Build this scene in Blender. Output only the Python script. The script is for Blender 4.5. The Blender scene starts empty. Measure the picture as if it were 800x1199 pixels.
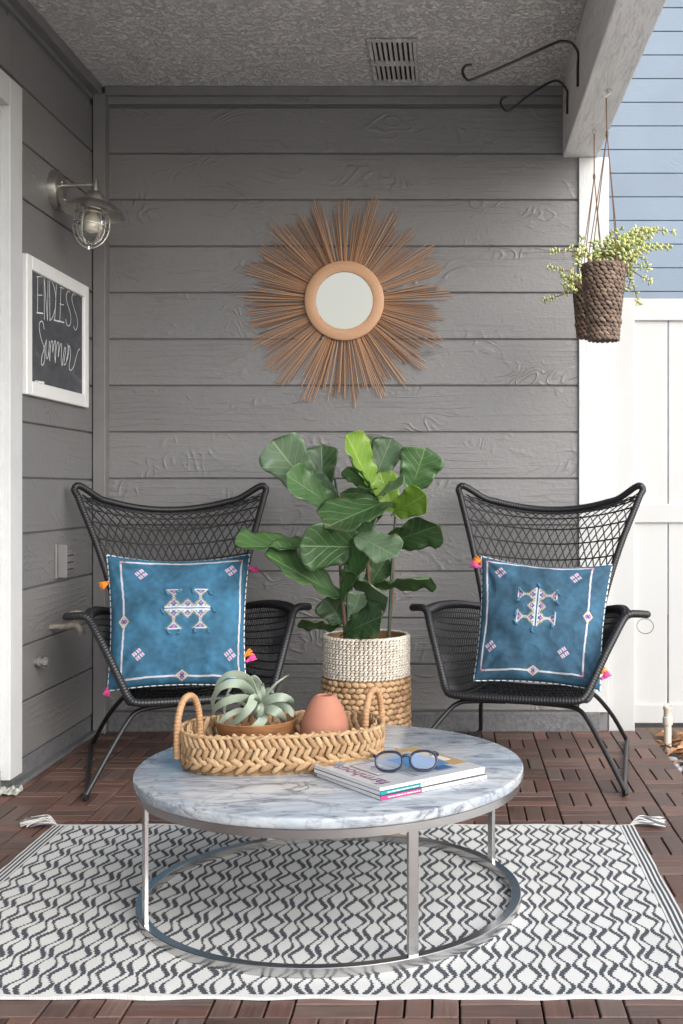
import bpy, math, random
from mathutils import Vector, Matrix, noise
R = math.radians
random.seed(7)
scene = bpy.context.scene
col = scene.collection

# ------------------------------------------------------------------ camera
F, CX, CY, H = 1330.0, 528.0, 573.0, 1.05
cam_data = bpy.data.cameras.new("camera")
cam = bpy.data.objects.new("camera", cam_data)
col.objects.link(cam)
cam.location = (0, 0, H)
cam.rotation_euler = (R(90), 0, 0)
cam_data.sensor_fit = 'HORIZONTAL'
cam_data.sensor_width = 36
cam_data.lens = F / 800 * 36
cam_data.shift_x = -(CX - 400) / 800
cam_data.shift_y = -(599.5 - CY) / 800
cam_data.clip_start = 0.05
cam_data.clip_end = 800
scene.camera = cam

def P(px, py, Y):
    return Vector(((px - CX) * Y / F, Y, H + (CY - py) * Y / F))

# ------------------------------------------------------------------ mesh builder
class MB:
    def __init__(s):
        s.v = []; s.f = []; s.m = []; s.c = []
    def add(s, vs, fs, mi=0):
        n = len(s.v)
        s.v += [tuple(p) for p in vs]
        s.f += [tuple(i + n for i in f) for f in fs]
        s.m += [mi] * len(fs)
        return s
    def box(s, x0, x1, y0, y1, z0, z1, mi=0):
        vs = [(x0,y0,z0),(x1,y0,z0),(x1,y1,z0),(x0,y1,z0),(x0,y0,z1),(x1,y0,z1),(x1,y1,z1),(x0,y1,z1)]
        fs = [(0,3,2,1),(4,5,6,7),(0,1,5,4),(1,2,6,5),(2,3,7,6),(3,0,4,7)]
        return s.add(vs, fs, mi)
    def obox(s, c, a, b, d, mi=0):
        c = Vector(c); a = Vector(a); b = Vector(b); d = Vector(d)
        vs = [c-a-b-d, c+a-b-d, c+a+b-d, c-a+b-d, c-a-b+d, c+a-b+d, c+a+b+d, c-a+b+d]
        fs = [(0,3,2,1),(4,5,6,7),(0,1,5,4),(1,2,6,5),(2,3,7,6),(3,0,4,7)]
        return s.add(vs, fs, mi)
    def tube(s, path, rad, n=8, mi=0, closed=False, flat=1.0, up=None, caps=True):
        path = [Vector(p) for p in path]
        L = len(path)
        if not hasattr(rad, '__len__'): rad = [rad] * L
        # parallel transport
        T = []
        for i in range(L):
            if closed: t = path[(i+1) % L] - path[i-1]
            else: t = path[min(i+1, L-1)] - path[max(i-1, 0)]
            if t.length < 1e-9: t = Vector((0,0,1))
            T.append(t.normalized())
        ref = Vector(up) if up else (Vector((0,0,1)) if abs(T[0].z) < .9 else Vector((1,0,0)))
        nrm = (ref - T[0]*ref.dot(T[0])).normalized()
        vs = []
        for i in range(L):
            if up:
                nn = ref - T[i]*ref.dot(T[i])
                if nn.length > 1e-4: nrm = nn.normalized()
            else:
                nn = nrm - T[i]*nrm.dot(T[i])
                if nn.length > 1e-6: nrm = nn.normalized()
            b = T[i].cross(nrm)
            for k in range(n):
                a = 2*math.pi*k/n
                vs.append(path[i] + nrm*(math.cos(a)*rad[i]*flat) + b*(math.sin(a)*rad[i]))
        fs = []
        rng = L if closed else L-1
        for i in range(rng):
            j = (i+1) % L
            for k in range(n):
                l = (k+1) % n
                fs.append((i*n+k, i*n+l, j*n+l, j*n+k))
        if not closed and caps:
            fs.append(tuple(range(n-1, -1, -1)))
            fs.append(tuple((L-1)*n + k for k in range(n)))
        return s.add(vs, fs, mi)
    def lathe(s, prof, c=(0,0,0), n=32, mi=0, sx=1, sy=1, closed=False):
        vs = []; c = Vector(c)
        for r, z in prof:
            for k in range(n):
                a = 2*math.pi*k/n
                vs.append((c.x + r*math.cos(a)*sx, c.y + r*math.sin(a)*sy, c.z + z))
        fs = []
        L = len(prof)
        for i in range(L if closed else L-1):
            j = (i+1) % L
            for k in range(n):
                l = (k+1) % n
                fs.append((i*n+k, i*n+l, j*n+l, j*n+k))
        if not closed:
            if prof[0][0] > 1e-6: fs.append(tuple(range(n-1, -1, -1)))
            if prof[-1][0] > 1e-6: fs.append(tuple((L-1)*n+k for k in range(n)))
        return s.add(vs, fs, mi)
    def lobe(s, c, a, b, d, mi=0, nu=6, nv=5, sh=.8):
        # ellipsoid with half axes a (long), b, d
        c = Vector(c); a = Vector(a); b = Vector(b); d = Vector(d)
        vs = [c - a]
        for i in range(1, nv):
            t = math.pi*i/nv
            ca, sa = -math.cos(t), math.sin(t)**sh
            for k in range(nu):
                q = 2*math.pi*k/nu
                vs.append(c + a*ca + b*(sa*math.cos(q)) + d*(sa*math.sin(q)))
        vs.append(c + a)
        fs = []
        for k in range(nu):
            l = (k+1) % nu
            fs.append((0, 1+l, 1+k))
            for i in range(nv-2):
                p = 1+i*nu; q = p+nu
                fs.append((p+k, p+l, q+l, q+k))
            e = 1+(nv-2)*nu
            fs.append((e+k, e+l, len(vs)-1))
        return s.add(vs, fs, mi)
    def grid(s, fn, nu, nv, mi=0):
        vs = [fn(i/nu, j/nv) for j in range(nv+1) for i in range(nu+1)]
        fs = [(j*(nu+1)+i, j*(nu+1)+i+1, (j+1)*(nu+1)+i+1, (j+1)*(nu+1)+i) for j in range(nv) for i in range(nu)]
        return s.add(vs, fs, mi)
    def build(s, name, mats, parent=None, smooth=True, angle=40, bevel=0, inv=None):
        me = bpy.data.meshes.new(name)
        vs = s.v
        if inv is not None: vs = [tuple(inv @ Vector(p)) for p in vs]
        me.from_pydata(vs, [], s.f)
        if not isinstance(mats, (list, tuple)): mats = [mats]
        for m in mats: me.materials.append(m)
        if len(mats) > 1: me.polygons.foreach_set('material_index', s.m)
        if smooth:
            me.shade_smooth()
            if angle < 180: me.set_sharp_from_angle(angle=R(angle))
        me.update()
        o = bpy.data.objects.new(name, me)
        col.objects.link(o)
        if parent: o.parent = parent
        if bevel:
            b = o.modifiers.new('bevel', 'BEVEL'); b.width = bevel; b.segments = 2; b.limit_method = 'ANGLE'; b.angle_limit = R(50)
        return o

def spline(pts, n=8, closed=False):
    pts = [Vector(p) for p in pts]
    out = []
    L = len(pts)
    rng = L if closed else L-1
    for i in range(rng):
        if closed: p0, p1, p2, p3 = pts[i-1], pts[i], pts[(i+1)%L], pts[(i+2)%L]
        else:
            p1, p2 = pts[i], pts[i+1]
            p0 = pts[i-1] if i > 0 else p1*2 - p2
            p3 = pts[i+2] if i+2 < L else p2*2 - p1
        for k in range(n):
            t = k/n
            out.append(.5*((2*p1) + (p2-p0)*t + (2*p0-5*p1+4*p2-p3)*t*t + (3*p1-p0-3*p2+p3)*t**3))
    if not closed: out.append(pts[-1])
    return out

def resample(path, step):
    out = [path[0].copy()]; acc = 0
    for i in range(1, len(path)):
        a, b = path[i-1], path[i]
        d = (b-a).length
        while acc + d >= step:
            t = (step-acc)/d
            a = a + (b-a)*t
            out.append(a.copy()); d = (b-a).length; acc = 0
        acc += d
    out.append(path[-1].copy())
    return out

def empty(name, loc, label, cat, group=None, rot=None):
    o = bpy.data.objects.new(name, None)
    o.empty_display_size = .05
    col.objects.link(o)
    o.location = loc
    if rot: o.rotation_euler = rot
    o['label'] = label; o['category'] = cat
    if group: o['group'] = group
    return o
def tag(o, label=None, cat=None, group=None, kind=None):
    if label: o['label'] = label
    if cat: o['category'] = cat
    if group: o['group'] = group
    if kind: o['kind'] = kind
    return o
def inv_of(e):
    return (Matrix.Translation(e.location) @ e.rotation_euler.to_matrix().to_4x4()).inverted()
def to_origin(o):
    """move a top-level mesh's origin to its base centre"""
    me = o.data
    xs = [v.co for v in me.vertices]
    c = Vector(((min(p.x for p in xs)+max(p.x for p in xs))/2, (min(p.y for p in xs)+max(p.y for p in xs))/2, min(p.z for p in xs)))
    me.transform(Matrix.Translation(-c)); o.location = c
    return o

# ------------------------------------------------------------------ node helper
class NT:
    def __init__(s, name):
        s.mat = bpy.data.materials.new(name)
        s.mat.use_nodes = True
        s.t = s.mat.node_tree
        s.b = s.t.nodes['Principled BSDF']
        s._tc = None
    def n(s, typ, **kw):
        x = s.t.nodes.new(typ)
        for k, v in kw.items():
            setattr(x, k, v)
        return x
    def link(s, a, b): s.t.links.new(a, b)
    def put(s, sock, v):
        if hasattr(v, 'links') or isinstance(v, bpy.types.NodeSocket): s.link(v, sock)
        else: sock.default_value = v
    def tc(s, which='Object'):
        if not s._tc: s._tc = s.n('ShaderNodeTexCoord')
        return s._tc.outputs[which]
    def math(s, op, a, b=0.0, c=0.0, clamp=False):
        x = s.n('ShaderNodeMath', operation=op); x.use_clamp = clamp
        s.put(x.inputs[0], a); s.put(x.inputs[1], b)
        if len(x.inputs) > 2: s.put(x.inputs[2], c)
        return x.outputs[0]
    def mapping(s, vec, scale=(1,1,1), loc=(0,0,0), rot=(0,0,0)):
        x = s.n('ShaderNodeMapping')
        s.put(x.inputs['Vector'], vec); x.inputs['Scale'].default_value = scale
        s.put(x.inputs['Location'], loc); x.inputs['Rotation'].default_value = rot
        return x.outputs[0]
    def noise(s, vec, scale, detail=4, rough=.5, dist=0):
        x = s.n('ShaderNodeTexNoise')
        s.put(x.inputs['Vector'], vec); x.inputs['Scale'].default_value = scale
        x.inputs['Detail'].default_value = detail; x.inputs['Roughness'].default_value = rough
        x.inputs['Distortion'].default_value = dist
        return x.outputs['Fac']
    def ramp(s, fac, stops, interp='LINEAR'):
        x = s.n('ShaderNodeValToRGB'); s.put(x.inputs[0], fac)
        e = x.color_ramp; e.interpolation = interp
        while len(e.elements) > 1: e.elements.remove(e.elements[-1])
        for i, (p, c) in enumerate(stops):
            if not hasattr(c, '__len__'): c = (c, c, c)
            if i == 0: el = e.elements[0]; el.position = p
            else: el = e.elements.new(p)
            el.color = (c[0], c[1], c[2], 1)
        return x.outputs[0]
    def mix(s, fac, a, b, typ='MIX'):
        x = s.n('ShaderNodeMix', data_type='RGBA', blend_type=typ)
        s.put(x.inputs[0], fac)
        for i, v in ((6, a), (7, b)):
            if hasattr(v, '__len__') and not isinstance(v, bpy.types.NodeSocket) and len(v) == 3: v = (*v, 1)
            s.put(x.inputs[i], v)
        return x.outputs[2]
    def island(s):
        return s.n('ShaderNodeNewGeometry').outputs['Random Per Island']
    def shift(s, vec, rnd, k=37.0):
        a = s.n('ShaderNodeVectorMath', operation='ADD')
        m = s.n('ShaderNodeCombineXYZ')
        v = s.math('MULTIPLY', rnd, k)
        for i in range(3): s.put(m.inputs[i], v)
        s.put(a.inputs[0], vec); s.put(a.inputs[1], m.outputs[0])
        return a.outputs[0]
    def bump(s, h, strength=.5, dist=.01, prev=None):
        x = s.n('ShaderNodeBump'); s.put(x.inputs['Height'], h)
        x.inputs['Strength'].default_value = strength; x.inputs['Distance'].default_value = dist
        if prev is not None: s.link(prev, x.inputs['Normal'])
        return x.outputs[0]
    def out(s, color=None, rough=None, bump=None, metallic=None, **kw):
        if color is not None:
            if hasattr(color, '__len__') and not isinstance(color, bpy.types.NodeSocket) and len(color) == 3: color = (*color, 1)
            s.put(s.b.inputs['Base Color'], color)
        if rough is not None: s.put(s.b.inputs['Roughness'], rough)
        if metallic is not None: s.put(s.b.inputs['Metallic'], metallic)
        if bump is not None: s.link(bump, s.b.inputs['Normal'])
        for k, v in kw.items():
            s.put(s.b.inputs[k.replace('_', ' ')], v)
        return s.mat

def simple(name, c, rough=.5, metallic=0, nscale=30, var=.12, bump=0, bdist=.002, island=0, **kw):
    m = NT(name)
    nz = m.noise(m.tc(), nscale, 5, .6)
    f = m.ramp(nz, [(.3, 1-var), (.7, 1+var)])
    cc = m.mix(1.0, (*c, 1), f, 'MULTIPLY')
    if island:
        r = m.ramp(m.island(), [(0, 1-island), (1, 1+island)])
        cc = m.mix(1.0, cc, r, 'MULTIPLY')
    b = m.bump(nz, bump, bdist) if bump else None
    return m.out(cc, rough, b, metallic, **kw)

def siding_mat(name, c, axis='x', rough=.40, strength=1.0):
    m = NT(name)
    o = m.shift(m.tc(), m.island())
    sc = (.55, 1, 3.2) if axis == 'x' else (1, .55, 3.2)
    v = m.mapping(o, sc)
    w = m.n('ShaderNodeTexWave', wave_type='BANDS', bands_direction='Z')
    m.link(v, w.inputs['Vector'])
    w.inputs['Scale'].default_value = 3.6; w.inputs['Distortion'].default_value = 6
    w.inputs['Detail'].default_value = 2; w.inputs['Detail Scale'].default_value = 1.1; w.inputs['Detail Roughness'].default_value = .55
    mask = m.ramp(m.noise(m.mapping(o, (.5,.5,2)), 3.6, 3, .6), [(.50, 0.0), (.62, 1.0)])
    ws = m.ramp(w.outputs['Fac'], [(.0, 0), (.62, .0), (.80, 1), (1, .75)])
    h1 = m.math('MULTIPLY', m.math('MULTIPLY', ws, mask), .5)
    nn = m.noise(m.mapping(o, (1.0,1.0,1.5)), 2.2, 2.5, .5, .9)
    fr = m.math('FRACT', m.math('MULTIPLY', nn, 17.0))
    rg = m.ramp(fr, [(0, 0), (.45, 0), (.72, 1), (1, 0)])
    mk2 = m.ramp(m.noise(m.mapping(o, (.8,.8,1.6)), 4.5, 4, .65), [(.51, 0), (.62, 1)])
    h1 = m.math('ADD', h1, m.math('MULTIPLY', m.math('MULTIPLY', rg, mk2), .9))
    fs = (5, 5, 26)
    fine = m.noise(m.mapping(o, fs), 5, 5, .7)
    blot = m.noise(o, 60, 4, .6)
    h = m.math('ADD', m.math('MULTIPLY', h1, .9), m.math('ADD', m.math('MULTIPLY', fine, .42), m.math('MULTIPLY', blot, .6)))
    b = m.bump(h, strength, .0034)
    tone = m.ramp(m.noise(m.tc(), 1.5, 4, .6), [(.3, .93), (.7, 1.07)])
    isl = m.ramp(m.island(), [(0, .95), (1, 1.05)])
    cc = m.mix(1.0, m.mix(1.0, (*c, 1), tone, 'MULTIPLY'), isl, 'MULTIPLY')
    # lighter flecks scattered at random over the paint
    fl = m.ramp(m.noise(m.mapping(o, (2,2,6)), 26, 3, .7), [(.66, 0), (.74, .22)])
    cc = m.mix(fl, cc, (c[0]*1.6, c[1]*1.6, c[2]*1.6))
    return m.out(cc, rough, b)

GREY = (.192, .188, .187)
M = {}
M['siding'] = siding_mat('grey_painted_cedar', GREY, 'x')
M['siding_left'] = siding_mat('grey_painted_cedar_side', GREY, 'y', strength=.7)
M['grey_trim'] = simple('grey_trim_paint', (.182,.177,.176), .45, nscale=12, var=.08, bump=.3, bdist=.004)
M['blue_siding'] = siding_mat('pale_blue_siding', (.20,.25,.31), 'x', rough=.6, strength=.25)
M['concrete'] = simple('painted_concrete', (.13,.13,.135), .8, nscale=60, var=.25, bump=.8, bdist=.006)
M['dark'] = simple('dark_gap', (.03,.028,.027), .9)
def white_wood(name, c=(.58,.585,.58), s=.35, axis='z'):
    m = NT(name)
    v = m.mapping(m.tc(), {'z':(14,14,1.2), 'y':(14,1.2,14), 'x':(1.2,14,14)}[axis])
    nz = m.noise(v, 5, 6, .65, .6)
    crack = m.ramp(m.noise(v, 9, 3, .5, 1.2), [(.36, 0), (.44, 1)])
    h = m.math('ADD', m.math('MULTIPLY', nz, .6), m.math('MULTIPLY', crack, .5))
    b = m.bump(h, s, .004)
    tone = m.ramp(m.noise(m.tc(), 5, 5, .7), [(.3, .92), (.7, 1.04)])
    return m.out(m.mix(1.0, (*c, 1), tone, 'MULTIPLY'), .5, b)
M['white_trim'] = white_wood('white_painted_wood')
M['beam_paint'] = white_wood('beam_offwhite_paint', (.82,.80,.785), .9, 'y')
M['fence_white'] = simple('white_fence_vinyl', (.49,.49,.48), .45, nscale=3, var=.03, bump=.05)
def stucco():
    m = NT('ceiling_stucco')
    a = m.noise(m.tc(), 30, 7, .72, .15)
    k = m.ramp(a, [(.44, 0), (.52, .8), (.62, 1)])
    g = m.noise(m.tc(), 150, 3, .7)
    h = m.math('ADD', k, m.math('MULTIPLY', g, .35))
    b = m.bump(h, 1.0, .009)
    tone = m.ramp(m.noise(m.tc(), 3, 5, .6), [(.3, .92), (.7, 1.08)])
    return m.out(m.mix(1.0, (.80,.775,.76, 1), tone, 'MULTIPLY'), .85, b)
M['stucco'] = stucco()
def deck_mat():
    m = NT('stained_acacia_slats')
    geo = m.island()
    o = m.shift(m.tc('UV'), geo, 91)
    # UV: u along slat, v across
    g = m.noise(m.mapping(o, (2.0, 30, 1)), 4, 6, .65, .3)
    base = m.ramp(geo, [(0, (.060,.035,.028)), (.25, (.112,.056,.042)), (.5, (.080,.052,.043)), (.75, (.15,.078,.058)), (1, (.108,.076,.064))])
    gg = m.ramp(g, [(.25, .6), (.5, 1.0), (.75, 1.5)])
    c = m.mix(1.0, base, gg, 'MULTIPLY')
    dust = m.ramp(m.noise(m.tc(), 2.3, 6, .7), [(.48, 0), (.8, .22)])
    c = m.mix(dust, c, (.17,.135,.12))
    # dry white spill marks
    sp = m.ramp(m.noise(m.tc(), 11, 5, .75), [(.70, 0), (.76, .5)])
    c = m.mix(sp, c, (.36,.34,.33))
    b = m.bump(g, .5, .002)
    r = m.ramp(g, [(.3, .42), (.7, .65)])
    return m.out(c, r, b)
M['deck'] = deck_mat()
M['bounce_ground'] = simple('pale_bounce_ground', (.60,.58,.55), .9, nscale=8, var=.1, bump=.3, bdist=.004)
M['soil'] = simple('ground_soil', (.14,.11,.085), .95, nscale=25, var=.4, bump=1, bdist=.02)
M['black_resin'] = simple('black_woven_resin', (.012,.012,.014), .45, nscale=200, var=.2)
def wrap_mat():
    m = NT('black_wrapped_resin')
    nz = m.noise(m.tc(), 180, 3, .6)
    return m.out((.013,.013,.015), .42, m.bump(nz, .3, .001))
M['black_wrap'] = wrap_mat()
M['black_metal'] = simple('black_powder_coat', (.012,.012,.013), .38, nscale=80, var=.2)
M['nickel'] = simple('brushed_nickel', (.62,.59,.54), .33, 1.0, nscale=60, var=.1)
M['chrome'] = simple('polished_chrome', (.56,.555,.55), .24, 1.0, nscale=20, var=.05)
def glass(name, tint=(1,1,1), rough=.0):
    m = NT(name)
    return m.out(tint, rough, None, 0, Transmission_Weight=1.0, IOR=1.45)
M['glass'] = glass('clear_glass', (.97,.97,.94))
M['lens'] = glass('blue_tinted_lens', (.74,.84,.97))
M['door_glass'] = simple('dark_door_glass', (.03,.032,.035), .06, nscale=3, var=.1)
def marble():
    m = NT('grey_veined_marble')
    v = m.mapping(m.tc(), (2.2, 5.5, 5.5), rot=(0, 0, R(14)))
    a = m.noise(v, 2.3, 9, .62, 1.2)
    d = m.math('ABSOLUTE', m.math('SUBTRACT', a, .5))
    vein = m.ramp(d, [(0, 1), (.012, .75), (.04, .18), (.10, 0)])
    vm = m.ramp(m.noise(m.mapping(m.tc(), (2,4,4)), 2.8, 4, .6), [(.40, 0), (.62, 1)])
    vein = m.math('MULTIPLY', vein, vm)
    blot = m.ramp(m.noise(m.mapping(m.tc(), (1.6, 7, 7), rot=(0,0,R(10))), 3.6, 8, .68, .7), [(.47, 0), (.58, .40), (.68, .85)])
    cl = m.ramp(m.noise(m.mapping(m.tc(), (1.5,3.5,3.5)), 2.2, 6, .6, .5), [(.3, (.50,.50,.49)), (.52, (.40,.43,.46)), (.72, (.25,.30,.36))])
    c = m.mix(blot, cl, (.17,.20,.24))
    v2 = m.n('ShaderNodeTexVoronoi', feature='DISTANCE_TO_EDGE')
    m.link(m.mapping(m.tc(), (1, 1.4, 1)), v2.inputs['Vector']); v2.inputs['Scale'].default_value = 5
    dv = m.n('ShaderNodeVectorMath', operation='ADD')
    nn = m.n('ShaderNodeTexNoise'); m.link(m.tc(), nn.inputs['Vector']); nn.inputs['Scale'].default_value = 6; nn.inputs['Detail'].default_value = 5
    m.link(m.mapping(m.tc(), (1, 1.4, 1)), dv.inputs[0]); m.link(m.mapping(nn.outputs['Color'], (.35,.35,.35)), dv.inputs[1])
    m.link(dv.outputs[0], v2.inputs['Vector'])
    cr = m.ramp(v2.outputs['Distance'], [(0, .55), (.012, .25), (.03, 0)])
    c = m.mix(cr, c, (.20,.22,.25))
    c = m.mix(vein, c, (.09,.10,.125))
    return m.out(c, .16)
M['marble'] = marble()
def fibre(name, cols, rough=.75, sc=(60,60,60), bump=.8, var=.32):
    m = NT(name)
    st = [(i/(len(cols)-1) if len(cols) > 1 else 0, c) for i, c in enumerate(cols)]
    base = m.ramp(m.island(), st)
    nz = m.noise(m.mapping(m.shift(m.tc(), m.island(), 11), sc), 3, 5, .7)
    c = m.mix(1.0, base, m.ramp(nz, [(.25, 1-var), (.75, 1+var)]), 'MULTIPLY')
    return m.out(c, rough, m.bump(nz, bump, .0015))
M['straw'] = fibre('golden_hyacinth', [(.24,.14,.07), (.36,.225,.115), (.44,.30,.165), (.30,.175,.085)])
M['straw_base'] = simple('straw_backing', (.22,.13,.06), .9)
M['white_fibre'] = fibre('white_painted_seagrass', [(.46,.41,.34), (.62,.575,.50), (.55,.49,.41)])
M['brown_fibre'] = fibre('brown_hyacinth', [(.26,.15,.08), (.40,.25,.13), (.48,.31,.17), (.32,.18,.09)])
M['dark_wicker'] = fibre('dark_brown_wicker', [(.09,.058,.042), (.165,.11,.08), (.24,.17,.125), (.12,.08,.058)])
M['dark_wicker_base'] = simple('wicker_backing', (.035,.022,.016), .9)
M['terracotta'] = simple('terracotta', (.36,.15,.095), .8, nscale=14, var=.10, bump=.15)
def woodbowl():
    m = NT('acacia_bowl')
    g = m.noise(m.mapping(m.tc(), (4, 4, 30)), 4, 5, .6, .5)
    c = m.ramp(g, [(.3, (.16,.065,.028)), (.6, (.32,.15,.065)), (.8, (.40,.20,.09))])
    return m.out(c, .45)
M['bowl'] = woodbowl()
M['mirror'] = simple('mirror_glass', (.27,.255,.22), .03, 1.0, var=.0)
M['rose_wood'] = simple('bamboo_rim', (.58,.33,.19), .5, nscale=120, var=.06, bump=.2)
M['ray'] = fibre('bamboo_sticks', [(.17,.085,.05), (.35,.18,.095), (.52,.30,.17), (.24,.12,.065)], rough=.5, var=.15)
M['chalkboard'] = None
def chalkboard():
    m = NT('dusty_chalkboard')
    a = m.noise(m.mapping(m.tc(), (1, 1, 2)), 5, 5, .6, 1.5)
    c = m.ramp(a, [(.3, (.045,.048,.055)), (.6, (.08,.083,.092)), (.8, (.15,.155,.165))])
    return m.out(c, .8)
M['chalkboard'] = chalkboard()
M['chalk'] = simple('white_chalk', (.72,.72,.72), .95, nscale=300, var=.35)
M['frame_white'] = simple('white_frame', (.82,.81,.79), .4, nscale=20, var=.02)
M['rust'] = simple('weathered_brass', (.24,.21,.17), .6, .3, nscale=60, var=.35, bump=.4)
M['pvc'] = simple('cream_pipe', (.55,.50,.42), .5, var=.06)
M['jute'] = simple('brown_twine', (.14,.08,.045), .9, nscale=300, var=.4, bump=.6)
def leafmat(name, c1, c2, vein, rough=.30):
    m = NT(name)
    uv = m.n('ShaderNodeSeparateXYZ'); m.link(m.tc('UV'), uv.inputs[0])
    u, v = uv.outputs[0], uv.outputs[1]      # u 0..1 across, v 0..1 along
    a = m.math('ABSOLUTE', m.math('SUBTRACT', u, .5))
    mid = m.ramp(a, [(0, 1), (.012, 1), (.024, 0)])
    ph = m.math('FRACT', m.math('MULTIPLY', m.math('SUBTRACT', v, m.math('MULTIPLY', a, .75)), 6.0))
    side = m.ramp(m.math('ABSOLUTE', m.math('SUBTRACT', ph, .5)), [(0, 1), (.035, .8), (.075, 0)])
    vv = m.math('MAXIMUM', mid, m.math('MULTIPLY', side, .7))
    nz = m.noise(m.shift(m.tc(), m.island(), 5), 9, 5, .6)
    base = m.mix(m.ramp(nz, [(.3, 0), (.7, 1)]), c1, c2)
    c = m.mix(m.math('MULTIPLY', vv, .6), base, vein)
    edge = m.ramp(m.math('MAXIMUM', m.math('MULTIPLY', a, 2.0), v), [(.90, 0), (.99, 1)])
    spot = m.ramp(m.noise(m.shift(m.tc(), m.island(), 19), 16, 4, .6), [(.57, 0), (.66, 1)])
    c = m.mix(m.math('MULTIPLY', edge, spot), c, (.16,.075,.03))
    dust = m.ramp(m.noise(m.shift(m.tc(), m.island(), 3), 30, 5, .7), [(.45, 0), (.8, .22)])
    c = m.mix(dust, c, (.24,.26,.20))
    hb = m.math('ADD', m.math('MULTIPLY', vv, -1.0), m.math('MULTIPLY', m.noise(m.tc(), 45, 3, .6), .6))
    b = m.bump(hb, .45, .003)
    m.out(c, rough, b)
    tr = m.n('ShaderNodeBsdfTranslucent'); m.link(m.mix(1.0, c, (1.3,1.5,.5), 'MULTIPLY'), tr.inputs['Color'])
    mx = m.n('ShaderNodeMixShader'); mx.inputs[0].default_value = .28
    m.link(m.b.outputs[0], mx.inputs[1]); m.link(tr.outputs[0], mx.inputs[2])
    m.link(mx.outputs[0], m.t.nodes['Material Output'].inputs['Surface'])
    return m.mat
M['fig_dark'] = leafmat('fig_leaf_dark', (.035,.085,.028), (.060,.125,.045), (.20,.30,.13))
M['fig_mid'] = leafmat('fig_leaf_mid', (.055,.135,.04), (.085,.18,.06), (.24,.36,.15))
M['fig_pale'] = leafmat('fig_leaf_pale', (.13,.21,.125), (.17,.26,.15), (.33,.43,.24))
M['fig_lime'] = leafmat('fig_leaf_lime', (.15,.29,.03), (.24,.38,.05), (.42,.50,.14))
M['bark'] = simple('fig_bark', (.13,.075,.045), .85, nscale=80, var=.35, bump=.6)
M['stake'] = simple('green_stake', (.02,.055,.035), .5)
M['airplant'] = simple('silver_airplant', (.26,.31,.235), .6, nscale=14, var=.14)
M['succ'] = simple('jade_leaf', (.52,.58,.24), .45, nscale=20, var=.15, island=.35, Subsurface_Weight=.1)
M['succ_stem'] = simple('succulent_stem', (.17,.09,.065), .7, var=.2)
M['orange'] = simple('orange_thread', (.75,.24,.03), .9, nscale=200, var=.3, bump=.5)
M['pink'] = simple('pink_thread', (.72,.08,.28), .9, nscale=200, var=.3, bump=.5)
M['blue_thread'] = simple('blue_thread', (.05,.17,.28), .9, nscale=200, var=.3)
M['paper'] = simple('page_edges', (.68,.68,.68), .8, nscale=400, var=.15)
M['spec_frame'] = simple('dark_acetate', (.006,.009,.030), .3)
M['dry_leaf'] = simple('dry_leaf', (.34,.17,.08), .85, nscale=30, var=.3, island=.5)
M['pebble'] = simple('grey_pebble', (.27,.27,.28), .75, nscale=40, var=.3, island=.5)
M['litter'] = simple('crumpled_white_plastic', (.36,.38,.33), .5)
def vcol(name, rough=.85, bump=.4, sc=600, sheen=0):
    m = NT(name)
    a = m.n('ShaderNodeAttribute', attribute_name='Col')
    nz = m.noise(m.tc(), sc, 3, .6)
    n2 = m.noise(m.tc(), 7, 6, .65, .5)
    c = m.mix(1.0, a.outputs['Color'], m.ramp(n2, [(.28, .62), (.72, 1.42)]), 'MULTIPLY')
    h = m.math('ADD', m.math('MULTIPLY', nz, .4), m.math('MULTIPLY', m.noise(m.mapping(m.tc(), (1,1,1), rot=(.3,.5,.6)), 16, 5, .6, 1.5), 1.0))
    return m.out(c, rough, m.bump(h, bump, .012))
M['cushion'] = vcol('embroidered_cotton')
# ================================================================== SETTING
ROOF = 2.0; YW = 4.95; XL = -1.547; ZC = 2.80  # ROOF: unseen front edge of the roof, placed to control the light
BZ0, BH = .084, .2025        # first board line, board pitch

def board_strip(mb, a0, a1, zlo, zhi, axis, face, sgn=1, th=.014, groove=.0062):
    """one shiplap board with chamfered groove edges. axis x: face plane is Y=face looking -Y; axis y: plane X=face looking +X"""
    c = .003
    z0, z1 = zlo + groove/2, zhi - groove/2
    prof = [(face + 0, z0), (0, z0)]
    def pt(a, d, z):
        return (a, face + d, z) if axis == 'x' else (face - d, a, z)
    vs = []
    for a in (a0, a1):
        for d, z in ((th, z0), (c, z0), (0, z0+c), (0, z1-c), (c, z1), (th, z1)):
            vs.append(pt(a, d, z))
    fs = [(i, i+6, i+7, i+1) for i in range(5)] + [(0,1,2,3,4,5), (11,10,9,8,7,6)]
    if axis == 'x': fs = [tuple(reversed(f)) for f in fs]
    mb.add(vs, fs)

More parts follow.
